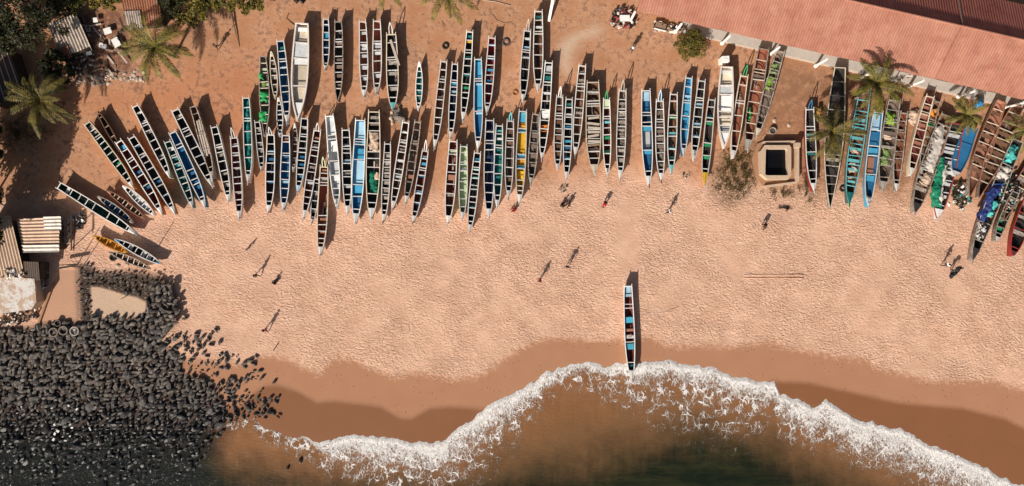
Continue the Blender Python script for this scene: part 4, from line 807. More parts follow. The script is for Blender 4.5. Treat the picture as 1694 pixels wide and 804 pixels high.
tree('low green bush at the top edge behind the derelict shed', 105, -2, 2.6, 1.6, 3.0, M_LEAF, 5, name='bush', cat='bush')
tree('low green bush at the top edge above the debris yard', 165, -6, 3.2, 1.4, 2.6, M_LEAFO, 6, name='bush', cat='bush')
tree('olive-green tree at the top edge right of the rusty roof', 318, 2, 3.2, 2.6, 4.4, M_LEAFO, 7)
tree('olive-green tree at the top edge whose bare branch points down to the earth', 384, -4, 4.0, 2.0, 4.2, M_LEAFO, 9)
tree('dark evergreen behind the rusty roof at the top edge', 283, -8, 1.6, 2.4, 5, M_LEAFD, 13)
tree('round olive bush against the hall veranda', 1144, 74, 2.0, 1.9, 1.9, M_LEAFO, 10, name='bush', cat='bush', nclump=80, per=110, leaf=.09, low=.05, trunk=.05)
# trees standing just outside the left picture edge: they throw the broad shade on that side
tree('tall dark tree just outside the left picture edge shading the palms', -62, 270, 3.6, 4.2, 8.5, M_LEAFD, 16, per=210, leaf=.24)
tree('broad dark tree just outside the left picture edge beside the sheds', -48, 372, 3.4, 4.0, 7.0, M_LEAFD, 17, per=210, leaf=.24)
tree('tallest dark tree outside the left picture edge above the level of the sheds', -72, 362, 3.8, 3.8, 9.5, M_LEAFD, 51, per=230, leaf=.26, low=.6)
tree('dark tree outside the left picture edge level with the slanting canoe', -74, 310, 4.4, 4.4, 10.0, M_LEAFD, 52, per=230, leaf=.28)
tree('second dark tree outside the left picture edge below the batten-roofed shed', -48, 190, 3.2, 3.4, 7.5, M_LEAFD, 18, per=200, leaf=.24)
# bare branch
m = MB(); m.tube([P(382, 12, .3), P(386, 38, .25), P(390, 55, .2), P(396, 77, .05)], [.12, .09, .07, .03], 6); m.tube([P(387, 40, .25), P(382, 50, .3)], [.06, .02], 5)
tag(m.build('dead_branch', M_BARK, smooth=True), 'bare crooked branch lying on orange earth below the olive tree', 'branch')
# dry scrub by the well
def scrub(label, px, py, rx, ry, n_, seed, mat, h=.35):
    rn = random.Random(seed); c = P(px, py, 0); m = MB()
    for k in range(n_):
        a = rn.uniform(0, 6.283); r = rn.random() ** .6; r *= .55 + .75 * noise.noise(Vector((math.cos(a) * 1.3, math.sin(a) * 1.3, seed))) + .35 * rn.random()
        q = Vector((math.cos(a) * r * rx * 1.25, math.sin(a) * r * ry * 1.25, rn.uniform(.02, .1)))
        if noise.noise(q * 1.3 + Vector((seed, 0, 0))) < -.08: continue
        for j in range(7):
            d = Vector((rn.uniform(-1, 1), rn.uniform(-1, 1), rn.uniform(.2, 1.4))).normalized() * rn.uniform(.12, h); s_ = Vector((-d.y, d.x, 0)).normalized() * .018; m.add([q - s_, q + s_, q + d], [(0, 1, 2)])
    return tag(m.build('dry_scrub', mat, loc=c), label, 'scrub', kind='stuff')
M_DRY = leafmat('dry_scrub_leaf', (.06, .04, .012), (.13, .085, .028), (.22, .14, .055))
scrub('dry brown weeds spreading left of the square well', 1218, 285, 2.9, 3.5, 1900, 1, M_DRY, .22)
scrub('thin dry weeds below the square well', 1292, 318, 2.6, 1.1, 260, 2, M_DRY)
scrub('dry weeds between the well and the red-edged boat', 1338, 300, 1.0, 3.2, 350, 3, M_DRY)
scrub('weeds growing under the palms beside the batten-roofed shed', 30, 215, 3.6, 2.0, 700, 4, M_DRY)
m = MB(); rn = random.Random(4)
scrub('small dark green weed tuft on the sand right of centre', 1300, 345, .9, .35, 160, 7, M_LEAFD, .25)

# ------------------------------------------------------------------ boulders
rn = random.Random(77)
def rockmat():
    n = NT('basalt'); p = n.pos(); o = n.obj(); base = n.mix(n.ss(n.noise(o, 1.2, 4, .6), .35, .65), (.042, .037, .034), (.165, .138, .116))
    tone = n.m('ADD', n.m('MULTIPLY', n.vor(p, 1.1, out='Color'), 1) if False else n.noise(p, .9, 1), .35); base = n.vm('SCALE', base); n.put(base.node.inputs['Scale'], n.m('MULTIPLY', tone, 1.25))
    sx = n.t.nodes.new('ShaderNodeSeparateXYZ'); n.put(sx.inputs[0], p)
    y = n.m('ADD', sx.outputs[1], n.m('MULTIPLY', n.noise(p, .5, 4), 5.0)); wetf = n.ss(y, -15.5, -22.0)
    c = n.mix(n.m('MULTIPLY', wetf, .9), base, (.016, .015, .015)); n.bump(n.noise(o, 3, 5, .7), .06)
    return n.fin(c, n.m('SUBTRACT', .9, n.m('MULTIPLY', wetf, .5)), .3)
M_ROCK = rockmat()
rockvs = []
for k in range(9):
    bm = bmesh.new(); bmesh.ops.create_icosphere(bm, subdivisions=2, radius=1); rr = random.Random(k)
    for v in bm.verts:
        p = v.co.copy(); f = 1 + .34 * noise.noise(p * 1.1 + Vector((k * 7, 0, 0))) + .16 * noise.noise(p * 2.6 + Vector((0, k * 5, 0))); v.co = Vector((p.x * f, p.y * f, p.z * f))
    for q in range(9):       # chopped faces
        nn = Vector((rr.uniform(-1, 1), rr.uniform(-1, 1), rr.uniform(-.4, 1))).normalized()
        for v in bm.verts:
            d = v.co.dot(nn) - .66
            if d > 0: v.co -= nn * d * .85
    me = bpy.data.meshes.new('boulder'); bm.to_mesh(me); bm.free(); me.materials.append(M_ROCK); rockvs.append(me)
rockco = []
for me in rockvs:
    a = np.empty(len(me.vertices) * 3); me.vertices.foreach_get('co', a); rockco.append(a.reshape(-1, 3))
rockf = np.array([list(p.vertices) for p in rockvs[0].polygons])
rocks = []     # x, y, z, sx, sy, sz, rot, zone
def inp(x, y, poly): return bool(inpoly(np.array([float(x)]), np.array([float(y)]), poly)[0])
cell = 8.0; gxn = 0
big_chance = .09
y = 428.0
while y < 815:
    x = -30.0 + rn.random() * cell
    while x < 480:
        jx, jy = x + rn.uniform(-2.2, 2.2), y + rn.uniform(-1.6, 1.6); x += cell * rn.uniform(1.05, 1.45)
        zone = None
        if inp(jx, jy, ROCKPOLY) and not inp(jx, jy, POOLPOLY): zone = 'field'
        if jx < 140 and jy > 532 and (132 - jx) * .0 + jy < 556 and jx > 60 and rn.random() < .3: zone = None
        if zone == 'field':
            if 128 < jx < 150 and jy < 530: s0 = rn.uniform(1.2, 2.4)
            elif jy < 470 or (jy < 500 and jx < 245): s0 = rn.uniform(1.5, 3.0)
            elif jx > 236 and jy < 540: s0 = rn.uniform(3.6, 5.2)
            elif jy < 600: s0 = rn.uniform(2.4, 5.7)
            elif jy < 690: s0 = rn.uniform(2.4, 5.6)
            else: s0 = rn.uniform(2.4, 4.6)
            if jy > 540 and rn.random() < big_chance: s0 = rn.uniform(5.8, 7.6)
            z = rn.uniform(-.05, .25) + (.45 if (jx > 245 and 455 < jy < 545) else 0) - max(0, (jy - 705) * .0026)
            if jy > 718 and rn.random() < (jy - 715) / 130: continue
            rocks.append((jx, jy, z, s0, 'field'))
            if s0 < 3 and rn.random() < .6: rocks.append((jx + rn.uniform(-3, 3), jy + rn.uniform(-3, 3), z, s0 * .8, 'field'))
        elif 262 < jx < 468 and 545 < jy < 722:
            # thinning scatter on the sand to the right of the field
            dens = 0
            if 270 < jx < 350 and 548 < jy < 600: dens = .62
            if 310 < jx < 400 and 585 < jy < 660: dens = .5
            if 345 < jx < 410 and 640 < jy < 700: dens = .9
            if 395 < jx < 462 and 655 < jy < 694: dens = .95 if jx < 440 else .6
            if 385 < jx < 435 and 590 < jy < 656: dens = .45
            if 330 < jx < 372 and 690 < jy < 722: dens = .5
            if rn.random() < dens: rocks.append((jx, jy, rn.uniform(-.05, .12), rn.uniform(1.6, 4.6), 'scatter'))
    y += cell * .78
for x_, y_ in ((454, 632), (456, 664), (357, 546), (345, 560), (306, 527), (476, 774), (497, 763), (392, 600), (363, 567)): rocks.append((x_, y_, .05, 3.6, 'scatter'))
scat = [r for r in rocks if r[4] == 'scatter']; field = [r for r in rocks if r[4] == 'field' and r[0] > -8 and r[1] < 716]; rest = [r for r in rocks if r[4] == 'field' and not (r[0] > -8 and r[1] < 716)]
scat.sort(key=lambda r: -r[3]); big = scat[:110]; rest += scat[110:]; field.sort(key=lambda r: -r[3]); nf = 300 - len(big); big2 = field[:nf]; rest += field[nf:]
def rockxf(r):
    rr = random.Random(int(r[0] * 91 + r[1] * 37)); s = r[3] * S * 1.3; e = rr.uniform(.5, .85)
    rot = rr.gauss(.75, .45) if r[4] == 'field' else rr.uniform(0, 3.14)
    return (P(r[0], r[1], r[2] + .15), (s * 1.15, s * e, s * rr.uniform(.35, .62)), rot, rr.uniform(-.35, .35), rr.randrange(9))
for lst, scatter in ((big, True), (big2, False)):
    for r in lst:
        p, s, rot, tl, k = rockxf(r); o = bpy.data.objects.new('boulder', rockvs[k]); COL.objects.link(o); o.location = p; o.scale = s; o.rotation_euler = (tl, tl * .5, rot)
        if scatter: lab, grp = (('dark boulder scattered on dry sand above the wet beach', 'boulders scattered on dry sand') if r[1] < 625 else ('wet black boulder in the loose scatter beside the wet beach', 'boulders scattered beside the wet beach'))
        elif r[1] < 540: lab, grp = 'grey-brown boulder in the mound around the pale sand basin', 'boulders around the pale basin'
        elif r[1] < 625: lab, grp = 'dry grey-brown boulder in the upper half of the packed rock field', 'boulders packed in the upper rock field'
        else: lab, grp = 'dark boulder in the lower seaward half of the packed rock field', 'boulders packed in the lower rock field'
        tag(o, lab, 'boulder', grp)
allv = []; allf = []; k0 = 0
for r in rest:
    p, s, rot, tl, k = rockxf(r); co = rockco[k] * np.array(s); c_, s_ = math.cos(rot), math.sin(rot); c2, s2 = math.cos(tl), math.sin(tl)
    yy = co[:, 1] * c2 - co[:, 2] * s2; zz = co[:, 1] * s2 + co[:, 2] * c2; xx = co[:, 0]
    allv.append(np.stack([xx * c_ - yy * s_ + p.x, xx * s_ + yy * c_ + p.y, zz + p.z], -1)); allf.append(rockf + k0); k0 += len(co)
me = bpy.data.meshes.new('boulder_field'); me.from_pydata(np.concatenate(allv).tolist(), [], np.concatenate(allf).tolist()); me.materials.append(M_ROCK)
o = bpy.data.objects.new('boulder_field', me); COL.objects.link(o); tag(o, 'mass of smaller dark stones between the boulders, wet and black near the sea', 'rocks', kind='stuff')
print('rocks', len(rocks), len(rest))

tree('dark tree just outside the left picture edge between the two palms and the sheds', -30, 232, 2.6, 2.4, 6.5, M_LEAFD, 19, per=210, leaf=.22)
# ------------------------------------------------------------------ heaps, cloths and tarpaulins
def heap(name, label, cat, pix, z0, bulge, mat, rough=.12, sc=1.6, seed=0, skirt=.25, res=.11, group=None):
    pts = [P(x, y, z0) for x, y in pix]; c = sum(pts, Vector()) / len(pts); c.z = 0; q = [(p.x - c.x, p.y - c.y) for p in pts]
    xs = np.arange(min(p[0] for p in q) - res, max(p[0] for p in q) + res, res); ys = np.arange(min(p[1] for p in q) - res, max(p[1] for p in q) + res, res)
    X_, Y_ = np.meshgrid(xs, ys); jx = X_ * .93 + (vnoise(X_, Y_, 3.1, seed + 40) - .5) * .3; jy = Y_ * .93 + (vnoise(X_, Y_, 3.1, seed + 41) - .5) * .3
    ins = inpoly(jx, jy, q); d = np.full(X_.shape, 1e9)
    for i in range(len(q)):
        x0, y0 = q[i]; x1, y1 = q[(i + 1) % len(q)]; dx, dy = x1 - x0, y1 - y0; t = np.clip(((X_ - x0) * dx + (Y_ - y0) * dy) / (dx * dx + dy * dy + 1e-9), 0, 1); d = np.minimum(d, np.hypot(X_ - x0 - t * dx, Y_ - y0 - t * dy))
    Z_ = z0 + bulge * np.minimum(d / .6, 1) ** .6 + (vnoise(X_, Y_, sc, seed) - .5) * rough * 2 + (vnoise(X_, Y_, sc * 3, seed + 1) - .5) * rough
    bm = bmesh.new(); V_ = {}
    def gv(i, j):
        if (i, j) not in V_: V_[(i, j)] = bm.verts.new((X_[i, j], Y_[i, j], Z_[i, j]))
        return V_[(i, j)]
    for i in range(X_.shape[0] - 1):
        for j in range(X_.shape[1] - 1):
            if ins[i, j] and ins[i + 1, j] and ins[i, j + 1] and ins[i + 1, j + 1]: bm.faces.new((gv(i, j), gv(i, j + 1), gv(i + 1, j + 1), gv(i + 1, j)))
    be = [e for e in bm.edges if e.is_boundary]; r_ = bmesh.ops.extrude_edge_only(bm, edges=be)
    for v in r_['geom']:
        if isinstance(v, bmesh.types.BMVert): v.co.z -= skirt
    for f in bm.faces: f.smooth = True
    me = bpy.data.meshes.new(name); bm.to_mesh(me); bm.free(); me.materials.append(mat); o = bpy.data.objects.new(name, me); COL.objects.link(o); o.location = c
    return tag(o, label, cat, group)
def netmat(key, a, b, sc=9):
    if key in MATS: return MATS[key]
    n = NT(key); p = n.obj(); w = n.noise(n.vm('ADD', p, n.vm('SCALE', n.noise(p, 2, 2, color=True))), sc, 4, .75); c = n.mix(n.ss(w, .35, .62), a, b); n.bump(w, .08); MATS[key] = n.fin(c, .85, .2); return MATS[key]
N_TEAL = netmat('teal_net', (.01, .10, .09), (.03, .30, .27)); N_GREEN = netmat('green_net', (.02, .22, .06), (.05, .46, .14)); N_DGREEN = netmat('dark_green_net', (.005, .08, .05), (.02, .24, .14))
N_PINK = netmat('cream_net', (.42, .28, .20), (.66, .50, .38)); N_WHITE = netmat('white_net', (.42, .36, .31), (.64, .58, .52)); N_GREY = netmat('grey_net', (.09, .075, .065), (.27, .22, .19)); N_MOSS = netmat('moss_net', (.10, .16, .05), (.26, .36, .12)); N_YG = netmat('lime_net', (.11, .22, .02), (.28, .42, .06))
T_GREEN = plain('green_tarp', (.012, .17, .09), .45, .35, 2, .02, 6); T_NAVY = plain('navy_tarp', (.02, .035, .14), .5, .4, 2, .02, 6); T_TURQ = plain('turquoise_tarp', (.07, .42, .38), .5, .3, 2, .02, 6)
def strip(ax, ay, bx, by, w, k=5):
    dx, dy = bx - ax, by - ay; l = math.hypot(dx, dy); nx_, ny_ = -dy / l * w / 2, dx / l * w / 2; rr = random.Random(int(ax + ay))
    a = [(ax + dx * i / k + nx_ * rr.uniform(.7, 1.1), ay + dy * i / k + ny_ * rr.uniform(.7, 1.1)) for i in range(k + 1)]; b = [(ax + dx * i / k - nx_ * rr.uniform(.7, 1.1), ay + dy * i / k - ny_ * rr.uniform(.7, 1.1)) for i in range(k + 1)]
    return a + b[::-1]
heap('fishing_net', 'long teal net bundled lengthwise inside a white-railed pirogue', 'net', strip(409, 168, 411.5, 278, 9), .75, .22, N_TEAL, .12, 1.2, 1)
heap('fishing_net', 'bright green net mound, lower of two in the weathered green-net pirogue', 'net', strip(434, 184, 435, 202, 13), .95, .35, N_GREEN, .12, 1.5, 2)
heap('fishing_net', 'bright green net mound, upper of two in the weathered green-net pirogue', 'net', strip(437, 151, 437, 168, 14), .95, .32, N_GREEN, .12, 1.5, 3)
heap('fishing_net', 'thin lime net spread over the crossbeams at the left rail, upper left', 'net', strip(431, 120, 432, 131, 8), .98, .15, N_GREEN, .1, 1.5, 4)
heap('fishing_net', 'moss green net lying in the middle of the green-net pirogue', 'net', strip(436, 134, 437, 147, 12), .7, .15, N_MOSS, .1, 1.5, 5)
heap('fishing_net', 'cream net pile filling the aft hold of the broadest lower-row pirogue', 'net', strip(619, 217, 619.5, 249, 19), .75, .32, N_PINK, .22, 1.6, 6)
heap('fishing_net', 'dark green net in the forward hold of the broadest lower-row pirogue', 'net', strip(616, 282, 618, 318, 18), .45, .3, N_DGREEN, .2, 1.4, 7)
heap('cloth_bundle', 'small pale pink bundle lying on the dark green net', 'bundle', strip(624, 284, 624, 297, 8), .75, .25, N_PINK, .12, 2, 8)
heap('fishing_net', 'tangled grey nets heaped on the sand below the pirogue with the slanted spar', 'net', [(652, 183), (662, 178), (668, 190), (672, 200), (664, 207), (657, 200), (650, 206), (647, 194)], .1, .45, N_GREY, .35, 1.5, 9)
heap('fishing_net', 'pale net strip spilling onto sand left of the grey net heap', 'net', [(646, 184), (651, 184), (653, 206), (647, 208), (643, 196)], .08, .2, N_PINK, .2, 2, 10)
heap('fishing_net', 'lime green net in the narrow veranda-touching pirogue', 'net', strip(1275, 128, 1270, 147, 12), .8, .25, N_YG, .15, 1.6, 11)
heap('fishing_net', 'moss net above the lime one in the veranda-touching pirogue', 'net', strip(1282, 105, 1279, 122, 11), .8, .2, N_MOSS, .15, 1.6, 12)
heap('fishing_net', 'narrow bright green bundle inside the big rust-brown pirogue', 'net', strip(1241, 178, 1239, 201, 5), .6, .25, N_GREEN, .08, 1.6, 13)
heap('fishing_net', 'light green net near the stern of the wide grey-railed pirogue', 'net', strip(1474, 186, 1472, 206, 17), .8, .3, N_YG, .2, 1.6, 14)
heap('fishing_net', 'mossy net amidships in the wide grey-railed pirogue', 'net', strip(1466, 246, 1463, 272, 15), .6, .3, N_MOSS, .2, 1.6, 15)
heap('fishing_net', 'brown net pile aft of amidships in the wide grey-railed pirogue', 'net', strip(1470, 216, 1468, 230, 16), .6, .25, N_PINK, .2, 1.6, 16)
for i, (x_, y_) in enumerate(((1415, 249), (1411, 268), (1409, 282), (1407, 295))):
    heap('fishing_net', ('uppermost', 'second', 'third', 'lowest')[i] + ' of four cream net piles between aqua crossbars of the red-hulled pirogue', 'net', strip(x_ + 1, y_ - 5, x_, y_ + 5, 15), .65, .2, N_PINK, .18, 2.2, 17 + i)
heap('fishing_net', 'long white net stretched down the big weathered pirogue', 'net', [(1549, 213), (1556, 205), (1563, 212), (1560, 235), (1553, 262), (1545, 285), (1535, 280), (1528, 278), (1534, 262), (1543, 240)], .95, .3, N_WHITE, .16, 1.0, 22)
heap('fishing_net', 'tawny net below the long white one in the weathered pirogue', 'net', [(1530, 285), (1545, 288), (1540, 302), (1530, 308), (1522, 300)], .8, .3, N_PINK, .25, 1.6, 23)
heap('tarpaulin', 'crumpled green tarpaulin hanging over the side of the red-railed pirogue', 'tarpaulin', [(1556, 264), (1564, 262), (1563, 278), (1559, 300), (1556, 325), (1558, 345), (1549, 347), (1541, 338), (1540, 318), (1546, 295), (1551, 278)], 1.15, .3, T_GREEN, .2, 1.3, 24)
heap('fishing_net', 'white net draped beside the crumpled green tarpaulin', 'net', [(1559, 275), (1566, 272), (1569, 282), (1564, 298), (1559, 318), (1560, 338), (1551, 334), (1548, 326), (1556, 318), (1558, 298)], 1.3, .3, N_WHITE, .2, 1.8, 25)
heap('fishing_net', 'cream net high in the hold of the tarpaulined far-right pirogue', 'net', [(1654, 276), (1668, 272), (1672, 284), (1664, 298), (1650, 300), (1644, 292)], .9, .35, N_WHITE, .3, 1.7, 26)
heap('fishing_net', 'aqua net above the cream one at the far right', 'net', [(1670, 240), (1684, 242), (1680, 258), (1672, 270), (1662, 268), (1664, 252)], .9, .35, T_TURQ, .25, 1.5, 27)
heap('tarpaulin', 'large dark blue tarpaulin covering the far-right pirogue amidships', 'tarpaulin', [(1640, 305), (1658, 308), (1656, 318), (1644, 330), (1636, 350), (1630, 372), (1620, 364), (1619, 354), (1628, 335), (1632, 318)], 1.1, .4, T_NAVY, .3, 1.2, 28)
heap('tarpaulin', 'turquoise tarpaulin beside the large dark blue one', 'tarpaulin', [(1644, 330), (1650, 334), (1646, 348), (1638, 360), (1633, 358), (1636, 344)], 1.25, .3, T_TURQ, .2, 1.4, 29)
heap('fishing_net', 'green net scraps in the short pirogue at the far right', 'net', [(1656, 352), (1664, 350), (1668, 360), (1660, 368), (1654, 366)], .8, .25, N_DGREEN, .25, 2, 30)
heap('plastic_sheet', 'blue plastic sheet crumpled under the eave above the fan palm', 'sheet', [(1612, 163), (1626, 160), (1626, 174), (1614, 178)], .5, .4, plain('blue_sheet', (.03, .22, .46), .5), .25, 1.5, 31)
heap('sail_cloth', 'pale cloth bundle on the sand left of the cream-railed pirogue', 'bundle', [(1506, 183), (1519, 181), (1521, 200), (1512, 208), (1503, 200)], .3, .4, N_PINK, .25, 1.5, 32)
heap('plastic_sheet', 'orange-brown box of scraps standing right of the blue-forked boat', 'box', strip(1355, 178, 1356, 190, 9), .7, .2, plain('orange_box', (.50, .22, .06), .8), .12, 2, 33)
# grey nets in the net boats
for i, (ax, ay, bx, by, w, lab) in enumerate(((1030, 205, 1028, 238, 11, 'grey net in the solitary net boat right of centre'), (1029, 165, 1030, 185, 10, 'grey net near the stern of the solitary net boat'), (1092, 200, 1093, 230, 11, 'grey net in the second boat right of the gap'), (1093, 240, 1094, 262, 11, 'grey net in the forward hold of the second boat right of the gap'),
        (883, 215, 880, 250, 10, 'brown net in the grey-railed pirogue right of the yellow one'), (684, 225, 679, 260, 9, 'brown net in the leaning net-brown pirogue'), (560, 50, 561, 78, 10, 'grey net tangle near the stern of the white-bowless upper-row pirogue'), (982, 205, 983, 225, 19, 'dark net under the planks of the broadest right-centre pirogue'))):
    heap('fishing_net', lab, 'net', strip(ax, ay, bx, by, w), .55, .25, N_GREY, .2, 2, 50 + i)
# ------------------------------------------------------------------ spars, planks, timbers
def plank(label, a, b, w, h, mat, name='plank', z=1.1, cat='plank', group=None, z2=None):
    p, q = P(*a, z), P(*b, z if z2 is None else z2); c = (p + q) / 2; m = MB(); m.bar(p - c, q - c, w, h); return tag(m.build(name, mat, loc=c), label, cat, group)
plank('long pale spar lying slantwise across the wide dark pirogue', (646, 66), (660, 108), .32, .14, M_PLANKP, 'spar', 1.2, 'spar')
for i in range(3): plank(('left', 'middle', 'right')[i] + ' one of three long pale timbers in the grey timber carrier', (326 + i * 3.2, 200 - i * 2), (340 + i * 3.2, 262 - i * 4), .20, .14, M_PLANKP, 'timber', .95, 'timber')
rn = random.Random(9)
for i in range(7): plank('weathered plank stacked across the broadest right-centre pirogue', (973 + rn.uniform(-1, 1), 196 + i * 7.5), (992 + rn.uniform(-2, 1), 196 + i * 7.5 + rn.uniform(-3, 3)), .28, .06, rn.choice([M_PLANKP, M_WOOD, M_PLANKP]), 'plank', 1.12, 'plank', 'planks stacked in the broad pirogue')
plank('lone thick white pole leaning at the top edge beside the highest boat stern', (908, 35), (919, -24), .34, .34, M_WHITE, 'pole', .2, 'pole', z2=2.6)
# boxes
def crate(label, px, py, z, sx, sy, sz, mat, rz=0, name='crate', cat='crate', lid=None):
    t = thing(name, label, cat, P(px, py, z) * 1, rz); m = MB(); wall = .04
    m.box((0, 0, wall / 2), (sx, sy, wall))
    for dx, dy, a, b in ((sx / 2 - wall / 2, 0, wall, sy), (-sx / 2 + wall / 2, 0, wall, sy), (0, sy / 2 - wall / 2, sx - 2 * wall, wall), (0, -sy / 2 + wall / 2, sx - 2 * wall, wall)): m.box((dx, dy, sz / 2 + wall / 2), (a, b, sz))
    m.build('body', mat, t)
    if lid: m = MB(); m.box((0, 0, sz + wall + .03), (sx + .03, sy + .03, .05)); m.box((0, 0, sz + wall + .075), (sx * .5, .05, .04)); m.build('lid', lid, t)
    return t
M_WP = plain('white_plastic', (.78, .76, .72), .5, .1); M_OP = plain('orange_plastic', (.62, .22, .04), .5, .2)
crate('big white box standing at the stern of the right large white boat', 1194, 103, 0, .95, .75, 1.5, M_WP, .05, 'box', 'box', M_WP)
crate('white chest in the curved pirogue beside the orange crate', 903, 190, .45, 1.0, .9, .5, M_WP, .1, 'box', 'box', M_WP)
crate('orange crate amidships in the curved pirogue with the white chest', 901, 213, .5, .95, .8, .4, M_OP, .1)
crate('light wooden crate in the wide maroon pirogue', 746, 294, .5, .9, .6, .35, plain('crate_wood', (.62, .33, .18), .8), 0)
crate('orange crate behind the cream-railed maroon pirogue', 1545, 187, .5, .7, .9, .4, M_OP, .2)
crate('small grey box lying amidships in the lone launched pirogue', 1040.5, 556, .72, .5, .4, .25, M_CONC, 0, lid=M_CONC)
# ------------------------------------------------------------------ tyres, baskets, rings
def ring(name, label, cat, px, py, r, rr, z, mat, group=None):
    m = MB(); m.tube([(r * math.cos(a), r * math.sin(a), 0) for a in [2 * math.pi * k / 22 for k in range(22)]], rr, 8, closed=True); return tag(m.build(name, mat, smooth=True, loc=P(px, py, z + rr * .8)), label, cat, group)
ring('tyre', 'black tyre lying on orange earth above the middle boats', 'tyre', 737, 76, .34, .13, 0, M_BLACK)
ring('tyre', 'worn grey-brown tyre beside the red-inside pirogue', 'tyre', 837, 70, .42, .15, 0, plain('worn_rubber', (.10, .07, .055), .8))
ring('tyre', 'black tyre leaning by the bow left of the curved pirogue', 'tyre', 868, 161, .33, .12, 0, M_BLACK)
ring('basket_ring', 'orange-brown woven ring beside a black tyre, centre', 'basket', 852, 154, .30, .10, 0, plain('wicker', (.36, .17, .07), .8))
ring('tyre', 'black tyre against the red-hulled pirogue side', 'tyre', 1394, 312, .32, .12, 0, M_BLACK)
ring('tyre', 'black tyre hoop near the old bare-wood canoe', 'tyre', 187, 426, .36, .14, 0, M_BLACK)
def basin(name, label, cat, px, py, r, h, mat, inner=None, z=0, th=.06, group=None):
    t = thing(name, label, cat, P(px, py, z), 0, group); m = MB(); m.lathe([(0, .02), (r * .9, .02), (r, h), (r - th, h), (r * .9 - th, .08), (0, .08)], n=20); m.build('bowl', mat, t, smooth=False)
    if inner: m = MB(); m.lathe([(r * .9 - th + .02, h * .6), (0, h * .62)], n=20); m.build('contents', inner, t)
    return t
M_DARKW = plain('dark_fill', (.02, .017, .015), .5)
for i, (x_, y_, f) in enumerate(((93, 549, 'left'), (109, 546, 'middle'))): basin('concrete_ring', f + ' dark-mouthed concrete ring above the rock field', 'well ring', x_, y_, .62, .6, plain('ring_concrete', (.20, .16, .13), .9), M_DARKW, th=.14)
basin('concrete_ring', 'concrete ring filled with pale sand, right of two dark-mouthed ones', 'well ring', 127, 547, .60, .55, M_CONC, M_CONC, th=.1)
basin('concrete_ring', 'small dark concrete ring behind the three in a row', 'well ring', 99, 534, .42, .5, plain('ring_concrete', (.20, .16, .13), .9), M_DARKW)
basin('metal_basin', 'round metal basin on the dark earth above the well', 'basin', 1277, 217, .48, .35, plain('tin', (.34, .28, .24), .6), plain('basin_dark', (.07, .06, .05), .6), th=.08)
for i, (x_, y_) in enumerate(((108, 365), (107, 377), (108, 388), (110, 398))): basin('fish_basket', ('topmost', 'second', 'third', 'lowest')[i] + ' of four pale round baskets in the rack beside the shed', 'basket', x_ + 3, y_, .48, .45, M_PLANKP, N_PINK, th=.07)
t_ = thing('drying_rack', 'dark slim rack standing along the baskets right of the shed', 'rack', P(118, 385, 0)); z_ = Vector((P(118, 385, 0).x, P(118, 385, 0).y, 0))
for y_ in (358, 385, 412): m = MB(); m.tube([P(118, y_, 0) - z_, P(118, y_, 1.9) - z_], .06, 6); m.build('post', M_WOODD, t_)
m = MB(); m.bar(P(118, 356, 1.9) - z_, P(118, 414, 1.9) - z_, .12, .1); m.bar(P(124, 356, 1.6) - z_, P(122, 414, 1.6) - z_, .1, .1); m.bar(P(114, 385, 1.85) - z_, P(125, 385, 1.6) - z_, .1, .08); m.build('rail', M_WOODD, t_)
# two flat stones in the wet patch above the well
def stone(label, px, py, s, mat, k=0, z=.02, group=None, name='stone'):
    me = rockvs[k % 9].copy(); me.materials.clear(); me.materials.append(mat); o = bpy.data.objects.new(name, me); COL.objects.link(o); o.location = P(px, py, z); o.scale = (s, s * .8, s * .4); o.rotation_euler = (0, 0, k); return tag(o, label, 'stone', group)
M_STN = plain('pale_stone', (.46, .33, .24), .9, .3)
stone('pale flat stone above the well, nearer the leaning pirogues', 1281, 199, .42, M_STN, 1); stone('pale flat stone above the well, right one', 1305, 207, .40, M_STN, 2)
stone('pale round stone left of the old bare-wood canoe', 195, 440, .42, M_STN, 3); stone('pale round stone between bare-wood canoe and rock ring', 209, 438, .4, M_STN, 4); stone('white stone at the right rim of the broken tarpaulin heap', 1570, 338, .3, M_WP, 5)
# stones and boards of the debris yard
rn = random.Random(31)
for i in range(60):
    x_ = rn.uniform(128, 240); y_ = 132 + rn.gauss(0, 5) - (x_ - 128) * .06; stone('small pale stone of the tumbled wall below the debris yard', x_, y_, rn.uniform(.18, .42), rn.choice([M_STN, M_PLANKP, plain('grey_stone', (.26, .20, .16), .9)]), i, .08, 'stones of the tumbled wall')
for i in range(36):
    x_, y_ = rn.uniform(132, 206), rn.uniform(26, 122); a = rn.choice([1.2, 1.45, .2, -.2, 1.7, .9]); l = rn.uniform(8, 26)
    mm_, cw = rn.choice([(M_PLANKP, 'pale grey'), (M_WOOD, 'brown'), (M_WOODD, 'blackened')]); side = 'left' if x_ < 158 else 'right'
    plank('%s %s board lying at the %s of the debris yard, %s part' % ('long' if l > 17 else 'short', cw, side, 'upper' if y_ < 74 else 'lower'), (x_ - math.cos(a) * l / 2, y_ - math.sin(a) * l / 2), (x_ + math.cos(a) * l / 2, y_ + math.sin(a) * l / 2), rn.uniform(.14, .32), .06, mm_, 'board', rn.uniform(.1, .5), 'board', 'boards in the debris yard')
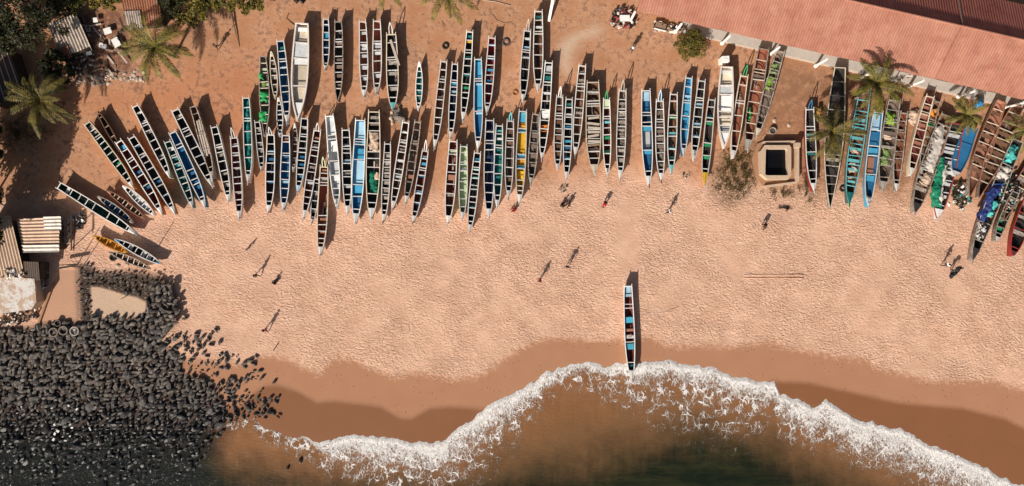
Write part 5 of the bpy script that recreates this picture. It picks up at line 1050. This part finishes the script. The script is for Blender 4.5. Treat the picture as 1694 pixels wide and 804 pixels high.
for i, (x_, y_, w, h, a) in enumerate(((178, 51, 1.0, .8, .3), (158, 33, .6, .6, .1), (192, 70, .9, 1.2, .5), (170, 76, 1.0, .6, -.3), (147, 88, .7, .5, .2))):
    m = MB(); m.box((0, 0, 0), (w, h, .08), rz=a); m.box((w * .2, h * .1, .06), (w * .5, h * .5, .04), rz=a + .3); tag(m.build('white_panel', M_WP, loc=P(x_, y_, .5)), ('white panel nearest the middle of the debris yard', 'small white panel at the top of the debris yard', 'white panel at the right side of the debris yard', 'wide white panel below the middle one', 'small pale panel at the lower left of the debris yard')[i], 'panel')
# litter heap and rubbish between the far-right boats
rn = random.Random(12)
def rubbish(label, pix, n_, seed, cols, zz=.15, k_=1.0):
    rn = random.Random(seed); c = P(*pix[0], 0); m = MB(); xs = [p[0] for p in pix]; ys = [p[1] for p in pix]; k = 0
    while k < n_:
        x_, y_ = rn.uniform(min(xs), max(xs)), rn.uniform(min(ys), max(ys))
        if not inp(x_, y_, pix): continue
        k += 1; p = P(x_, y_, zz + rn.uniform(0, .35)) - c; m.box(p, (rn.uniform(.12, .5) * k_, rn.uniform(.08, .35) * k_, rn.uniform(.05, .25) * k_), mi=rn.randrange(len(cols)), M=Matrix.Rotation(rn.uniform(0, 6.28), 4, 'Z') @ Matrix.Rotation(rn.uniform(-.6, .6), 4, 'X'))
    return tag(m.build('rubbish_heap', cols, loc=c), label, 'rubbish', kind='stuff')
RB_ = [M_WP, M_DARKW, M_WOODD, plain('teal_scrap', (.05, .25, .22), .6), M_PLANKP, M_DARKW, M_LEAFD, M_WOOD]
rubbish('heap of white and green rubbish on sand below the huge brown pirogues', [(1574, 305), (1590, 298), (1602, 306), (1606, 335), (1592, 348), (1580, 340), (1572, 322)], 90, 1, RB_)
rubbish('dark rubbish lying between the far-right boats', [(1650, 300), (1680, 290), (1690, 330), (1676, 352), (1655, 345)], 110, 2, RB_, .75)
rubbish('white scraps inside the lowest far-right pirogue', [(1618, 368), (1632, 372), (1628, 392), (1616, 396)], 45, 3, [M_WP, M_DARKW, M_WOODD, M_CONC], .85)
rubbish('black and white litter on the sand between centre boats and a red-clad person', [(925, 308), (938, 307), (936, 317), (924, 318)], 34, 4, [M_STN, M_DARKW, M_CONC], .0, .4)
rubbish('litter below the boats left of the yellow-bowed pirogue', [(1126, 287), (1140, 286), (1140, 297), (1128, 298)], 30, 5, [M_CONC, M_DARKW, M_STN], .0, .4)
rubbish('firewood and rags piled beside the lean-to', [(66, 455), (78, 450), (76, 475), (66, 480)], 50, 6, [M_WOODD, M_DARKW, M_WOOD, M_WP], .1)
rubbish('charred rubbish and sticks below the flat-roofed hut', [(0, 515), (60, 512), (62, 524), (30, 536), (0, 540)], 120, 7, [M_WOODD, M_DARKW, M_WOOD, M_WP, M_WOODD], .05)
rubbish('broken boards along the lower edge of the tall tan shed roof', [(8, 446), (40, 450), (40, 458), (10, 462)], 34, 8, [M_PLANKP, M_WP, M_WOOD], 1.95)
rubbish('rags and pots between the sheds and the slanting canoe', [(120, 356), (138, 350), (140, 372), (124, 378)], 36, 9, [M_WP, M_DARKW, M_WOODD], .05)
rubbish('scraps strewn among planks of the derelict shed', [(104, 62), (140, 60), (160, 100), (150, 128), (112, 120)], 90, 10, [M_PLANKP, M_WOODD, M_WOOD, M_CONC, M_DARKW], .1)
rubbish('pale scraps lodged in the wet black rocks', [(25, 670), (150, 655), (170, 740), (40, 720)], 14, 11, [M_WP], .35)
# stuff by the hall corner
rubbish('jumble of bags, cloth and pots at the left corner of the hall', [(1006, 28), (1022, 12), (1046, 18), (1054, 36), (1046, 48), (1012, 44)], 95, 12, [M_DARKW, M_WOODD, M_WP, plain('rag_red', (.30, .06, .05), .8), M_CONC, M_DARKW], .2)
rubbish('white boards and crates in front of the hall, left of the bush', [(1082, 36), (1102, 34), (1136, 46), (1134, 56), (1112, 54), (1084, 52)], 50, 13, [M_WP, M_WOOD, M_PLANKP, M_DARKW], .2)
t_ = thing('table', 'low white-topped table among the jumble at the hall corner', 'table', P(1032, 33, 0)); m = MB(); m.box((0, 0, .72), (1.3, .8, .06)); m.build('table_top', M_WP, t_)
for dx in (-.55, .55):
    for dy in (-.3, .3): m = MB(); m.box((dx, dy, .35), (.07, .07, .69)); m.build('leg', M_WOOD, t_)
t_ = thing('handcart', 'small two-wheeled handcart with a white front board beside the hall', 'cart', P(1091, 46, 0), -.25); m = MB(); m.box((0, 0, .6), (1.4, .9, .08)); m.build('platform', M_WOOD, t_)
for sg in (-1, 1): m = MB(); m.tube([(sg * .78 + .0, .36 * math.cos(a), .36 + .36 * math.sin(a)) for a in [k * math.pi / 8 for k in range(16)]], .05, 6, closed=True); m.bar((sg * .78, 0, .02), (sg * .78, 0, .70), .04, .04, up=Vector((1, 0, 0))); m.bar((sg * .78, -.34, .36), (sg * .78, .34, .36), .04, .04); m.build('wheel', M_BLACK, t_)
m = MB(); m.box((0, -.5, .7), (1.6, .12, .16)); m.build('front_board', M_WP, t_)
# ropes: mooring lines at sterns and a hose on the sand
def rope(label, pts, r=.035, mat=M_WOODD, z=.05): m = MB(); m.tube([P(x, y, z) for x, y in pts], r, 5); return tag(m.build('rope', mat, smooth=True), label, 'rope')
rope('dark rope curling over orange earth above the large white boat', [(478, 22), (474, 30), (480, 36), (488, 42), (486, 50)], .05)
rope('pale track-like rope above the tyres at the top centre', [(800, 0), (820, 3), (845, 9)], .04, M_PLANKP)
rope('short stick near the tall palm shadow, top centre', [(731, 34), (737, 43)], .05)
rope('mooring rope from the lone pirogue trailing right over the sand', [(1049, 520), (1075, 519), (1100, 516), (1122, 508)], .014, M_WOOD)
rope('curved rope on earth right of the worn tyre', [(815, 24), (822, 34), (835, 38), (848, 36)], .03, M_WOOD)
# poles by the yard
def pole(label, px, py, h, r=.07, top=None): 
    a = P(px, py, 0); m = MB(); m.tube([(0, 0, 0), (top[0] if top else 0, top[1] if top else 0, h)], [r, r * .7], 7); return tag(m.build('pole', M_WOODD, loc=a), label, 'pole')
pole('thin pole right of the white blue-tipped canoe casting a long shadow', 262, 408, 2.4, .06)
pole('pole at the top of the stone wall beside the yard', 128, 437, 3.4)
pole('crooked pole beside the rags near the sheds', 136, 442, 2.9, .06, (.3, .2))
plank('dark beam lying along the top of the smooth yard', (96, 444), (128, 438), .25, .2, M_WOODD, 'beam', 1.0, 'beam')
# low dark strip in place of a pole's shadow along the yard edge
m = MB(); m.bar(P(64, 536, .12), P(88, 470, .12), .25, .25); tag(m.build('shadow_strip', plain('apron_earth', (.33, .18, .10), .95, .3)), 'low ochre strip standing in for a pole shadow at the yard edge', 'wall')
m = MB(); m.tube([P(200, 495, .3), P(210, 489, .35), P(218, 484, .3)], [.04, .07, .05], 5); m.tube([P(212, 488, .35), P(214, 480, .4)], [.05, .02], 5); tag(m.build('driftwood', M_WOODD), 'dark forked branch at the rim of the pale sand basin', 'branch')
plank('stick lying on the sand near the edge of the wet beach', (452, 580), (461, 567), .10, .08, M_WOODD, 'stick', .05, 'stick')

# lettering marks on bows
def marks(label, px, py, ang, n_, sz, z, seed, mat=M_DARKW):
    rr = random.Random(seed); m = MB(); 
    for i in range(n_):
        x0 = (i - (n_ - 1) / 2) * sz * 1.25
        for (a, b) in rr.sample([((-.3, -.5), (-.3, .5)), ((.3, -.5), (.3, .5)), ((-.3, .5), (.3, .5)), ((-.3, 0), (.3, 0)), ((-.3, -.5), (.3, -.5))], 3):
            m.bar((x0 + a[0] * sz, a[1] * sz, 0), (x0 + b[0] * sz, b[1] * sz, 0), .045, .012)
    o = m.build('painted_letters', mat); o.location = P(px, py, z); o.rotation_euler = (0, 0, ang); return o
def bowmarks(prefix, n_, sz, seed):
    for o in scene.objects:
        if o.get('label', '').startswith(prefix):
            dk = [c for c in o.children if c.name.startswith('bow_deck')][0]; xs = [v.co.x for v in dk.data.vertices]; zs = [v.co.z for v in dk.data.vertices]
            l = marks('', 0, 0, 0, n_, sz, 0, seed); l.parent = dk; l.location = (min(xs) + (max(xs) - min(xs)) * .33, 0, sum(zs) / len(zs) + .10); l.rotation_euler = (0, -.12, 0); return
bowmarks('white pirogue with white floor', 3, .26, 1); bowmarks('blue and white pirogue', 2, .34, 2); bowmarks('slim black-inside pirogue with pale blue', 3, .22, 3); bowmarks('pirogue with bright green stern', 3, .18, 4)
# outboard bracket bits on a few sterns
# ------------------------------------------------------------------ people
M_SKIN = plain('dark_skin', (.075, .038, .022), .5, .1, 3); M_HAIR = plain('black_hair', (.012, .010, .010), .8)
def capsule_mesh(name, joints, edges, radii, mat, parent, sub=1, root=0):
    me = bpy.data.meshes.new(name); me.from_pydata([tuple(j) for j in joints], edges, []); o = bpy.data.objects.new(name, me); COL.objects.link(o)
    sk = o.modifiers.new('skin', 'SKIN'); sv = me.skin_vertices[0].data
    for i, r in enumerate(radii): sv[i].radius = (r, r) if not isinstance(r, tuple) else r; sv[i].use_root = (i == root)
    s_ = o.modifiers.new('sub', 'SUBSURF'); s_.levels = sub; s_.render_levels = sub
    dg = bpy.context.evaluated_depsgraph_get(); dg.update(); ev = o.evaluated_get(dg); nm = bpy.data.meshes.new_from_object(ev); o.modifiers.clear(); o.data = nm; nm.materials.clear(); nm.materials.append(mat)
    nm.polygons.foreach_set('use_smooth', [True] * len(nm.polygons)); o.parent = parent; return o
def person(label, px, py, face, pose='walk', shirt=(.3, .04, .03), trouser=(.03, .03, .04), hat=None, sc=1.0, skirt=False, held=None):
    """face: direction the figure looks, degrees counter-clockwise from +X"""
    base = P(px, py, 0); t = thing('person', label, 'person', base, R(face)); V3 = Vector; sh = 1.0
    # local frame: +X forward, +Y left
    if pose == 'walk': hips = V3((0, 0, .92)); chest = V3((.04, 0, 1.28)); neck = V3((.05, 0, 1.47)); head = V3((.08, 0, 1.62)); kn = [V3((.20, .10, .50)), V3((-.10, -.10, .50))]; an = [V3((.26, .10, .09)), V3((-.34, -.10, .14))]; el = [V3((-.12, .28, 1.15)), V3((.14, -.28, 1.15))]; wr = [V3((-.10, .30, .92)), V3((.32, -.27, 1.0))]
    if pose == 'stand': hips = V3((0, 0, .93)); chest = V3((0, 0, 1.30)); neck = V3((0, 0, 1.48)); head = V3((.03, 0, 1.63)); kn = [V3((.03, .11, .50)), V3((.03, -.11, .50))]; an = [V3((0, .13, .09)), V3((0, -.13, .09))]; el = [V3((-.03, .30, 1.16)), V3((-.03, -.30, 1.16))]; wr = [V3((.10, .34, .95)), V3((.10, -.34, .95))]
    if pose == 'bend': hips = V3((-.15, 0, .88)); chest = V3((.22, 0, 1.05)); neck = V3((.40, 0, 1.04)); head = V3((.53, 0, .97)); kn = [V3((.02, .12, .50)), V3((-.02, -.14, .50))]; an = [V3((-.06, .15, .09)), V3((-.10, -.16, .09))]; el = [V3((.36, .26, .80)), V3((.36, -.26, .80))]; wr = [V3((.52, .20, .58)), V3((.52, -.16, .58))]
    if pose == 'sit': hips = V3((0, 0, .16)); chest = V3((-.04, 0, .52)); neck = V3((0, 0, .70)); head = V3((.05, 0, .84)); kn = [V3((.36, .18, .40)), V3((.36, -.18, .40))]; an = [V3((.58, .16, .08)), V3((.60, -.16, .08))]; el = [V3((.12, .30, .42)), V3((.12, -.30, .42))]; wr = [V3((.34, .20, .45)), V3((.34, -.20, .45))]
    J = [hips]; E = []; Rr = [.145]
    def add(p, par, r): J.append(V3(p)); Rr.append(r); E.append((par, len(J) - 1)); return len(J) - 1
    ax = (neck - hips).normalized()
    ch = add(chest, 0, .15); nk = add(neck, ch, .062); hd = add(head.lerp(neck, .3), nk, .085); add(head + (head - neck).normalized() * .07, hd, .092)
    hj = []
    for s_, sg in ((0, 1), (1, -1)):
        sp = add(chest.lerp(neck, .62) + V3((0, sg * .19, 0)), ch, .062); e_ = add(el[s_], sp, .046); w_ = add(wr[s_], e_, .030)
        d = (wr[s_] - el[s_]).normalized(); pm = add(wr[s_] + d * .07, w_, .036); hj.append((wr[s_] + d * .08, d, sg))
        latd = d.cross(V3((0, 0, 1))); latd = latd.normalized() if latd.length > .2 else V3((1, 0, 0)); 
        for q in range(4):
            o_ = latd * (q - 1.5) * .021; f1 = add(wr[s_] + d * .11 + o_, pm, .010); ln = (.055, .070, .065, .048)[q]; add(wr[s_] + d * (.11 + ln) + o_ * 1.15 + V3((0, 0, -.012)), f1, .008)
        add(wr[s_] + d * .075 + latd * .055, pm, .011)
        hp = add(hips + V3((0, sg * .09, -.06)), 0, .088); k_ = add(kn[s_], hp, .062); a_ = add(an[s_], k_, .042); add(an[s_] + V3((.15, 0, -.055)), a_, .034)
    capsule_mesh('body', J, E, Rr, M_SKIN, t)
    SM = plain('cloth_%02d%02d%02d' % tuple(int(c * 99) for c in shirt), shirt, .85, .2, 5); TM = plain('cloth_%02d%02d%02d' % tuple(int(c * 99) for c in trouser), trouser, .85, .2, 5)
    js = [hips + ax * .05, chest, chest.lerp(neck, .75)]; es = [(0, 1), (1, 2)]; rs = [.165, .17, .10]
    for s_, sg in ((0, 1), (1, -1)):
        js.append(chest.lerp(neck, .62) + V3((0, sg * .20, 0))); es.append((1, len(js) - 1)); rs.append(.085); js.append((chest.lerp(neck, .62) + V3((0, sg * .20, 0))).lerp(el[s_], .75)); es.append((len(js) - 2, len(js) - 1)); rs.append(.066)
    capsule_mesh('shirt', js, es, rs, SM, t)
    if skirt:
        m = MB(); m.lathe([(.17, hips.z + .05), (.22, hips.z - .3), (.30, .14), (.27, .13)], (hips.x, 0, 0), 14); m.build('skirt', TM, t, smooth=True)
    else:
        js = [hips + ax * .03]; es = []; rs = [.16]
        for s_, sg in ((0, 1), (1, -1)):
            js.append(hips + V3((0, sg * .09, -.06))); es.append((0, len(js) - 1)); rs.append(.105); js.append(kn[s_]); es.append((len(js) - 2, len(js) - 1)); rs.append(.08); js.append(kn[s_].lerp(an[s_], .8)); es.append((len(js) - 2, len(js) - 1)); rs.append(.065)
        capsule_mesh('trousers', js, es, rs, TM, t)
    hu = (head - neck).normalized(); m = MB(); hm = plain('hat_%02d' % int(hat[0] * 99 + hat[2] * 9), hat, .8) if hat else M_HAIR
    m.lathe([(.112, 0), (.110, .045), (.08, .09), (.0, .115)] if not hat else [(.19, -.005), (.12, .01), (.115, .06), (.08, .10), (0, .115)], (0, 0, 0), 14); o = m.build('hat' if hat else 'hair', hm, t, smooth=True); o.location = head + hu * .045 - V3((.012, 0, 0)); o.rotation_euler = hu.to_track_quat('Z', 'Y').to_euler()
    for sg in (-1, 1):
        m = MB(); m.box((0, 0, 0), (.02, .03, .015)); e_ = m.build('eye', M_WP, t); e_.location = head + V3((.082, sg * .034, .02))
    return t
person('person in red top walking with long shadow, left of a dark-clad walker, centre beach', 893, 463, 200, 'walk', (.50, .03, .025), (.03, .03, .04))
person('dark-clad person walking with arms apart and long shadow, centre beach', 938, 441, 250, 'stand', (.02, .02, .025), (.03, .025, .02))
person('person in red shirt stooping below the green-decked pirogue', 1000, 337, 235, 'bend', (.52, .03, .025), (.04, .03, .025))
person('dark-clad person sitting on sand, left of a pair below the litter', 929, 341, 40, 'sit', (.06, .035, .02), (.03, .025, .02))
person('dark-clad person sitting on sand, right of a pair below the litter', 941, 337, 230, 'sit', (.10, .05, .03), (.05, .035, .02))
person('person in black and white striding below the mint-bowed pirogue', 1105, 350, 200, 'walk', (.70, .68, .66), (.02, .02, .02))
person('brown-clad person stooping on the sand below the well', 1262, 373, 240, 'bend', (.10, .05, .03), (.05, .03, .02))
person('dark figure walking on left beach, left of two near each other', 428, 455, 130, 'walk', (.05, .04, .03), (.05, .04, .03))
person('dark figure crouching on left beach, right of two near each other', 455, 468, 50, 'sit', (.04, .03, .03), (.04, .03, .03))
person('person in red and black standing near the scattered rocks', 443, 545, 95, 'walk', (.50, .04, .03), (.03, .03, .03), hat=(.02, .02, .02))
person('person in white cap walking in front of the hall beside the jumble', 1044, 84, 250, 'walk', (.05, .045, .045), (.04, .035, .035), hat=(.78, .76, .74))
person('person in white top at the lower right beside the stooping dark one', 1559, 437, 200, 'walk', (.72, .70, .68), (.03, .03, .03))
person('dark-clad person stooping over a black bundle below the tarpaulined boat', 1572, 447, 30, 'bend', (.03, .03, .03), (.03, .03, .03))
person('dark-clad person at the top edge above the large white boat, left of two', 492, 4, 120, 'sit', (.03, .025, .025), (.03, .025, .02))
person('dark-clad person at the top edge above the large white boat, right of two', 501, 5, 60, 'sit', (.03, .03, .035), (.03, .025, .02))
person('person in brown walking on orange earth below the olive tree', 362, 80, 60, 'walk', (.10, .045, .025), (.08, .035, .02))
person('person in a red cloth sitting at the bow of the yellow pirogue', 852, 346, 200, 'sit', (.45, .02, .02), (.40, .02, .02))
heap('black_bundle', 'black wet bundle dragged on the sand at the lower right', 'bundle', [(1569, 455), (1576, 449), (1588, 442), (1596, 438), (1590, 447), (1582, 456), (1574, 460)], .05, .4, M_BLACK, .2, 1.4, 70)
def dog(label, px, py, face, col):
    t = thing('dog', label, 'dog', P(px, py, 0), R(face)); J = [Vector(p) for p in ((0, 0, .48), (.28, 0, .50), (.42, 0, .60), (.52, 0, .66), (.64, 0, .62), (-.26, 0, .48), (-.42, 0, .50), (-.55, 0, .42))]; E = [(0, 1), (1, 2), (2, 3), (3, 4), (0, 5), (5, 6), (6, 7)]; Q = [.10, .125, .075, .075, .035, .095, .025, .015]
    for sg in (-1, 1):
        k = len(J); J += [Vector((.27, sg * .09, .36)), Vector((.25, sg * .09, .20)), Vector((.27, sg * .09, .03))]; E += [(1, k), (k, k + 1), (k + 1, k + 2)]; Q += [.05, .03, .025]
        k = len(J); J += [Vector((-.22, sg * .09, .34)), Vector((-.34, sg * .09, .19)), Vector((-.30, sg * .09, .03))]; E += [(5, k), (k, k + 1), (k + 1, k + 2)]; Q += [.06, .03, .025]
        k = len(J); J += [Vector((.50, sg * .05, .75))]; E += [(3, k)]; Q += [.018]
    capsule_mesh('body', J, E, Q, plain('fur', col, .9), t)
dog('small dark dog standing alone on left beach above the two dark figures', 412, 411, 40, (.06, .045, .035))
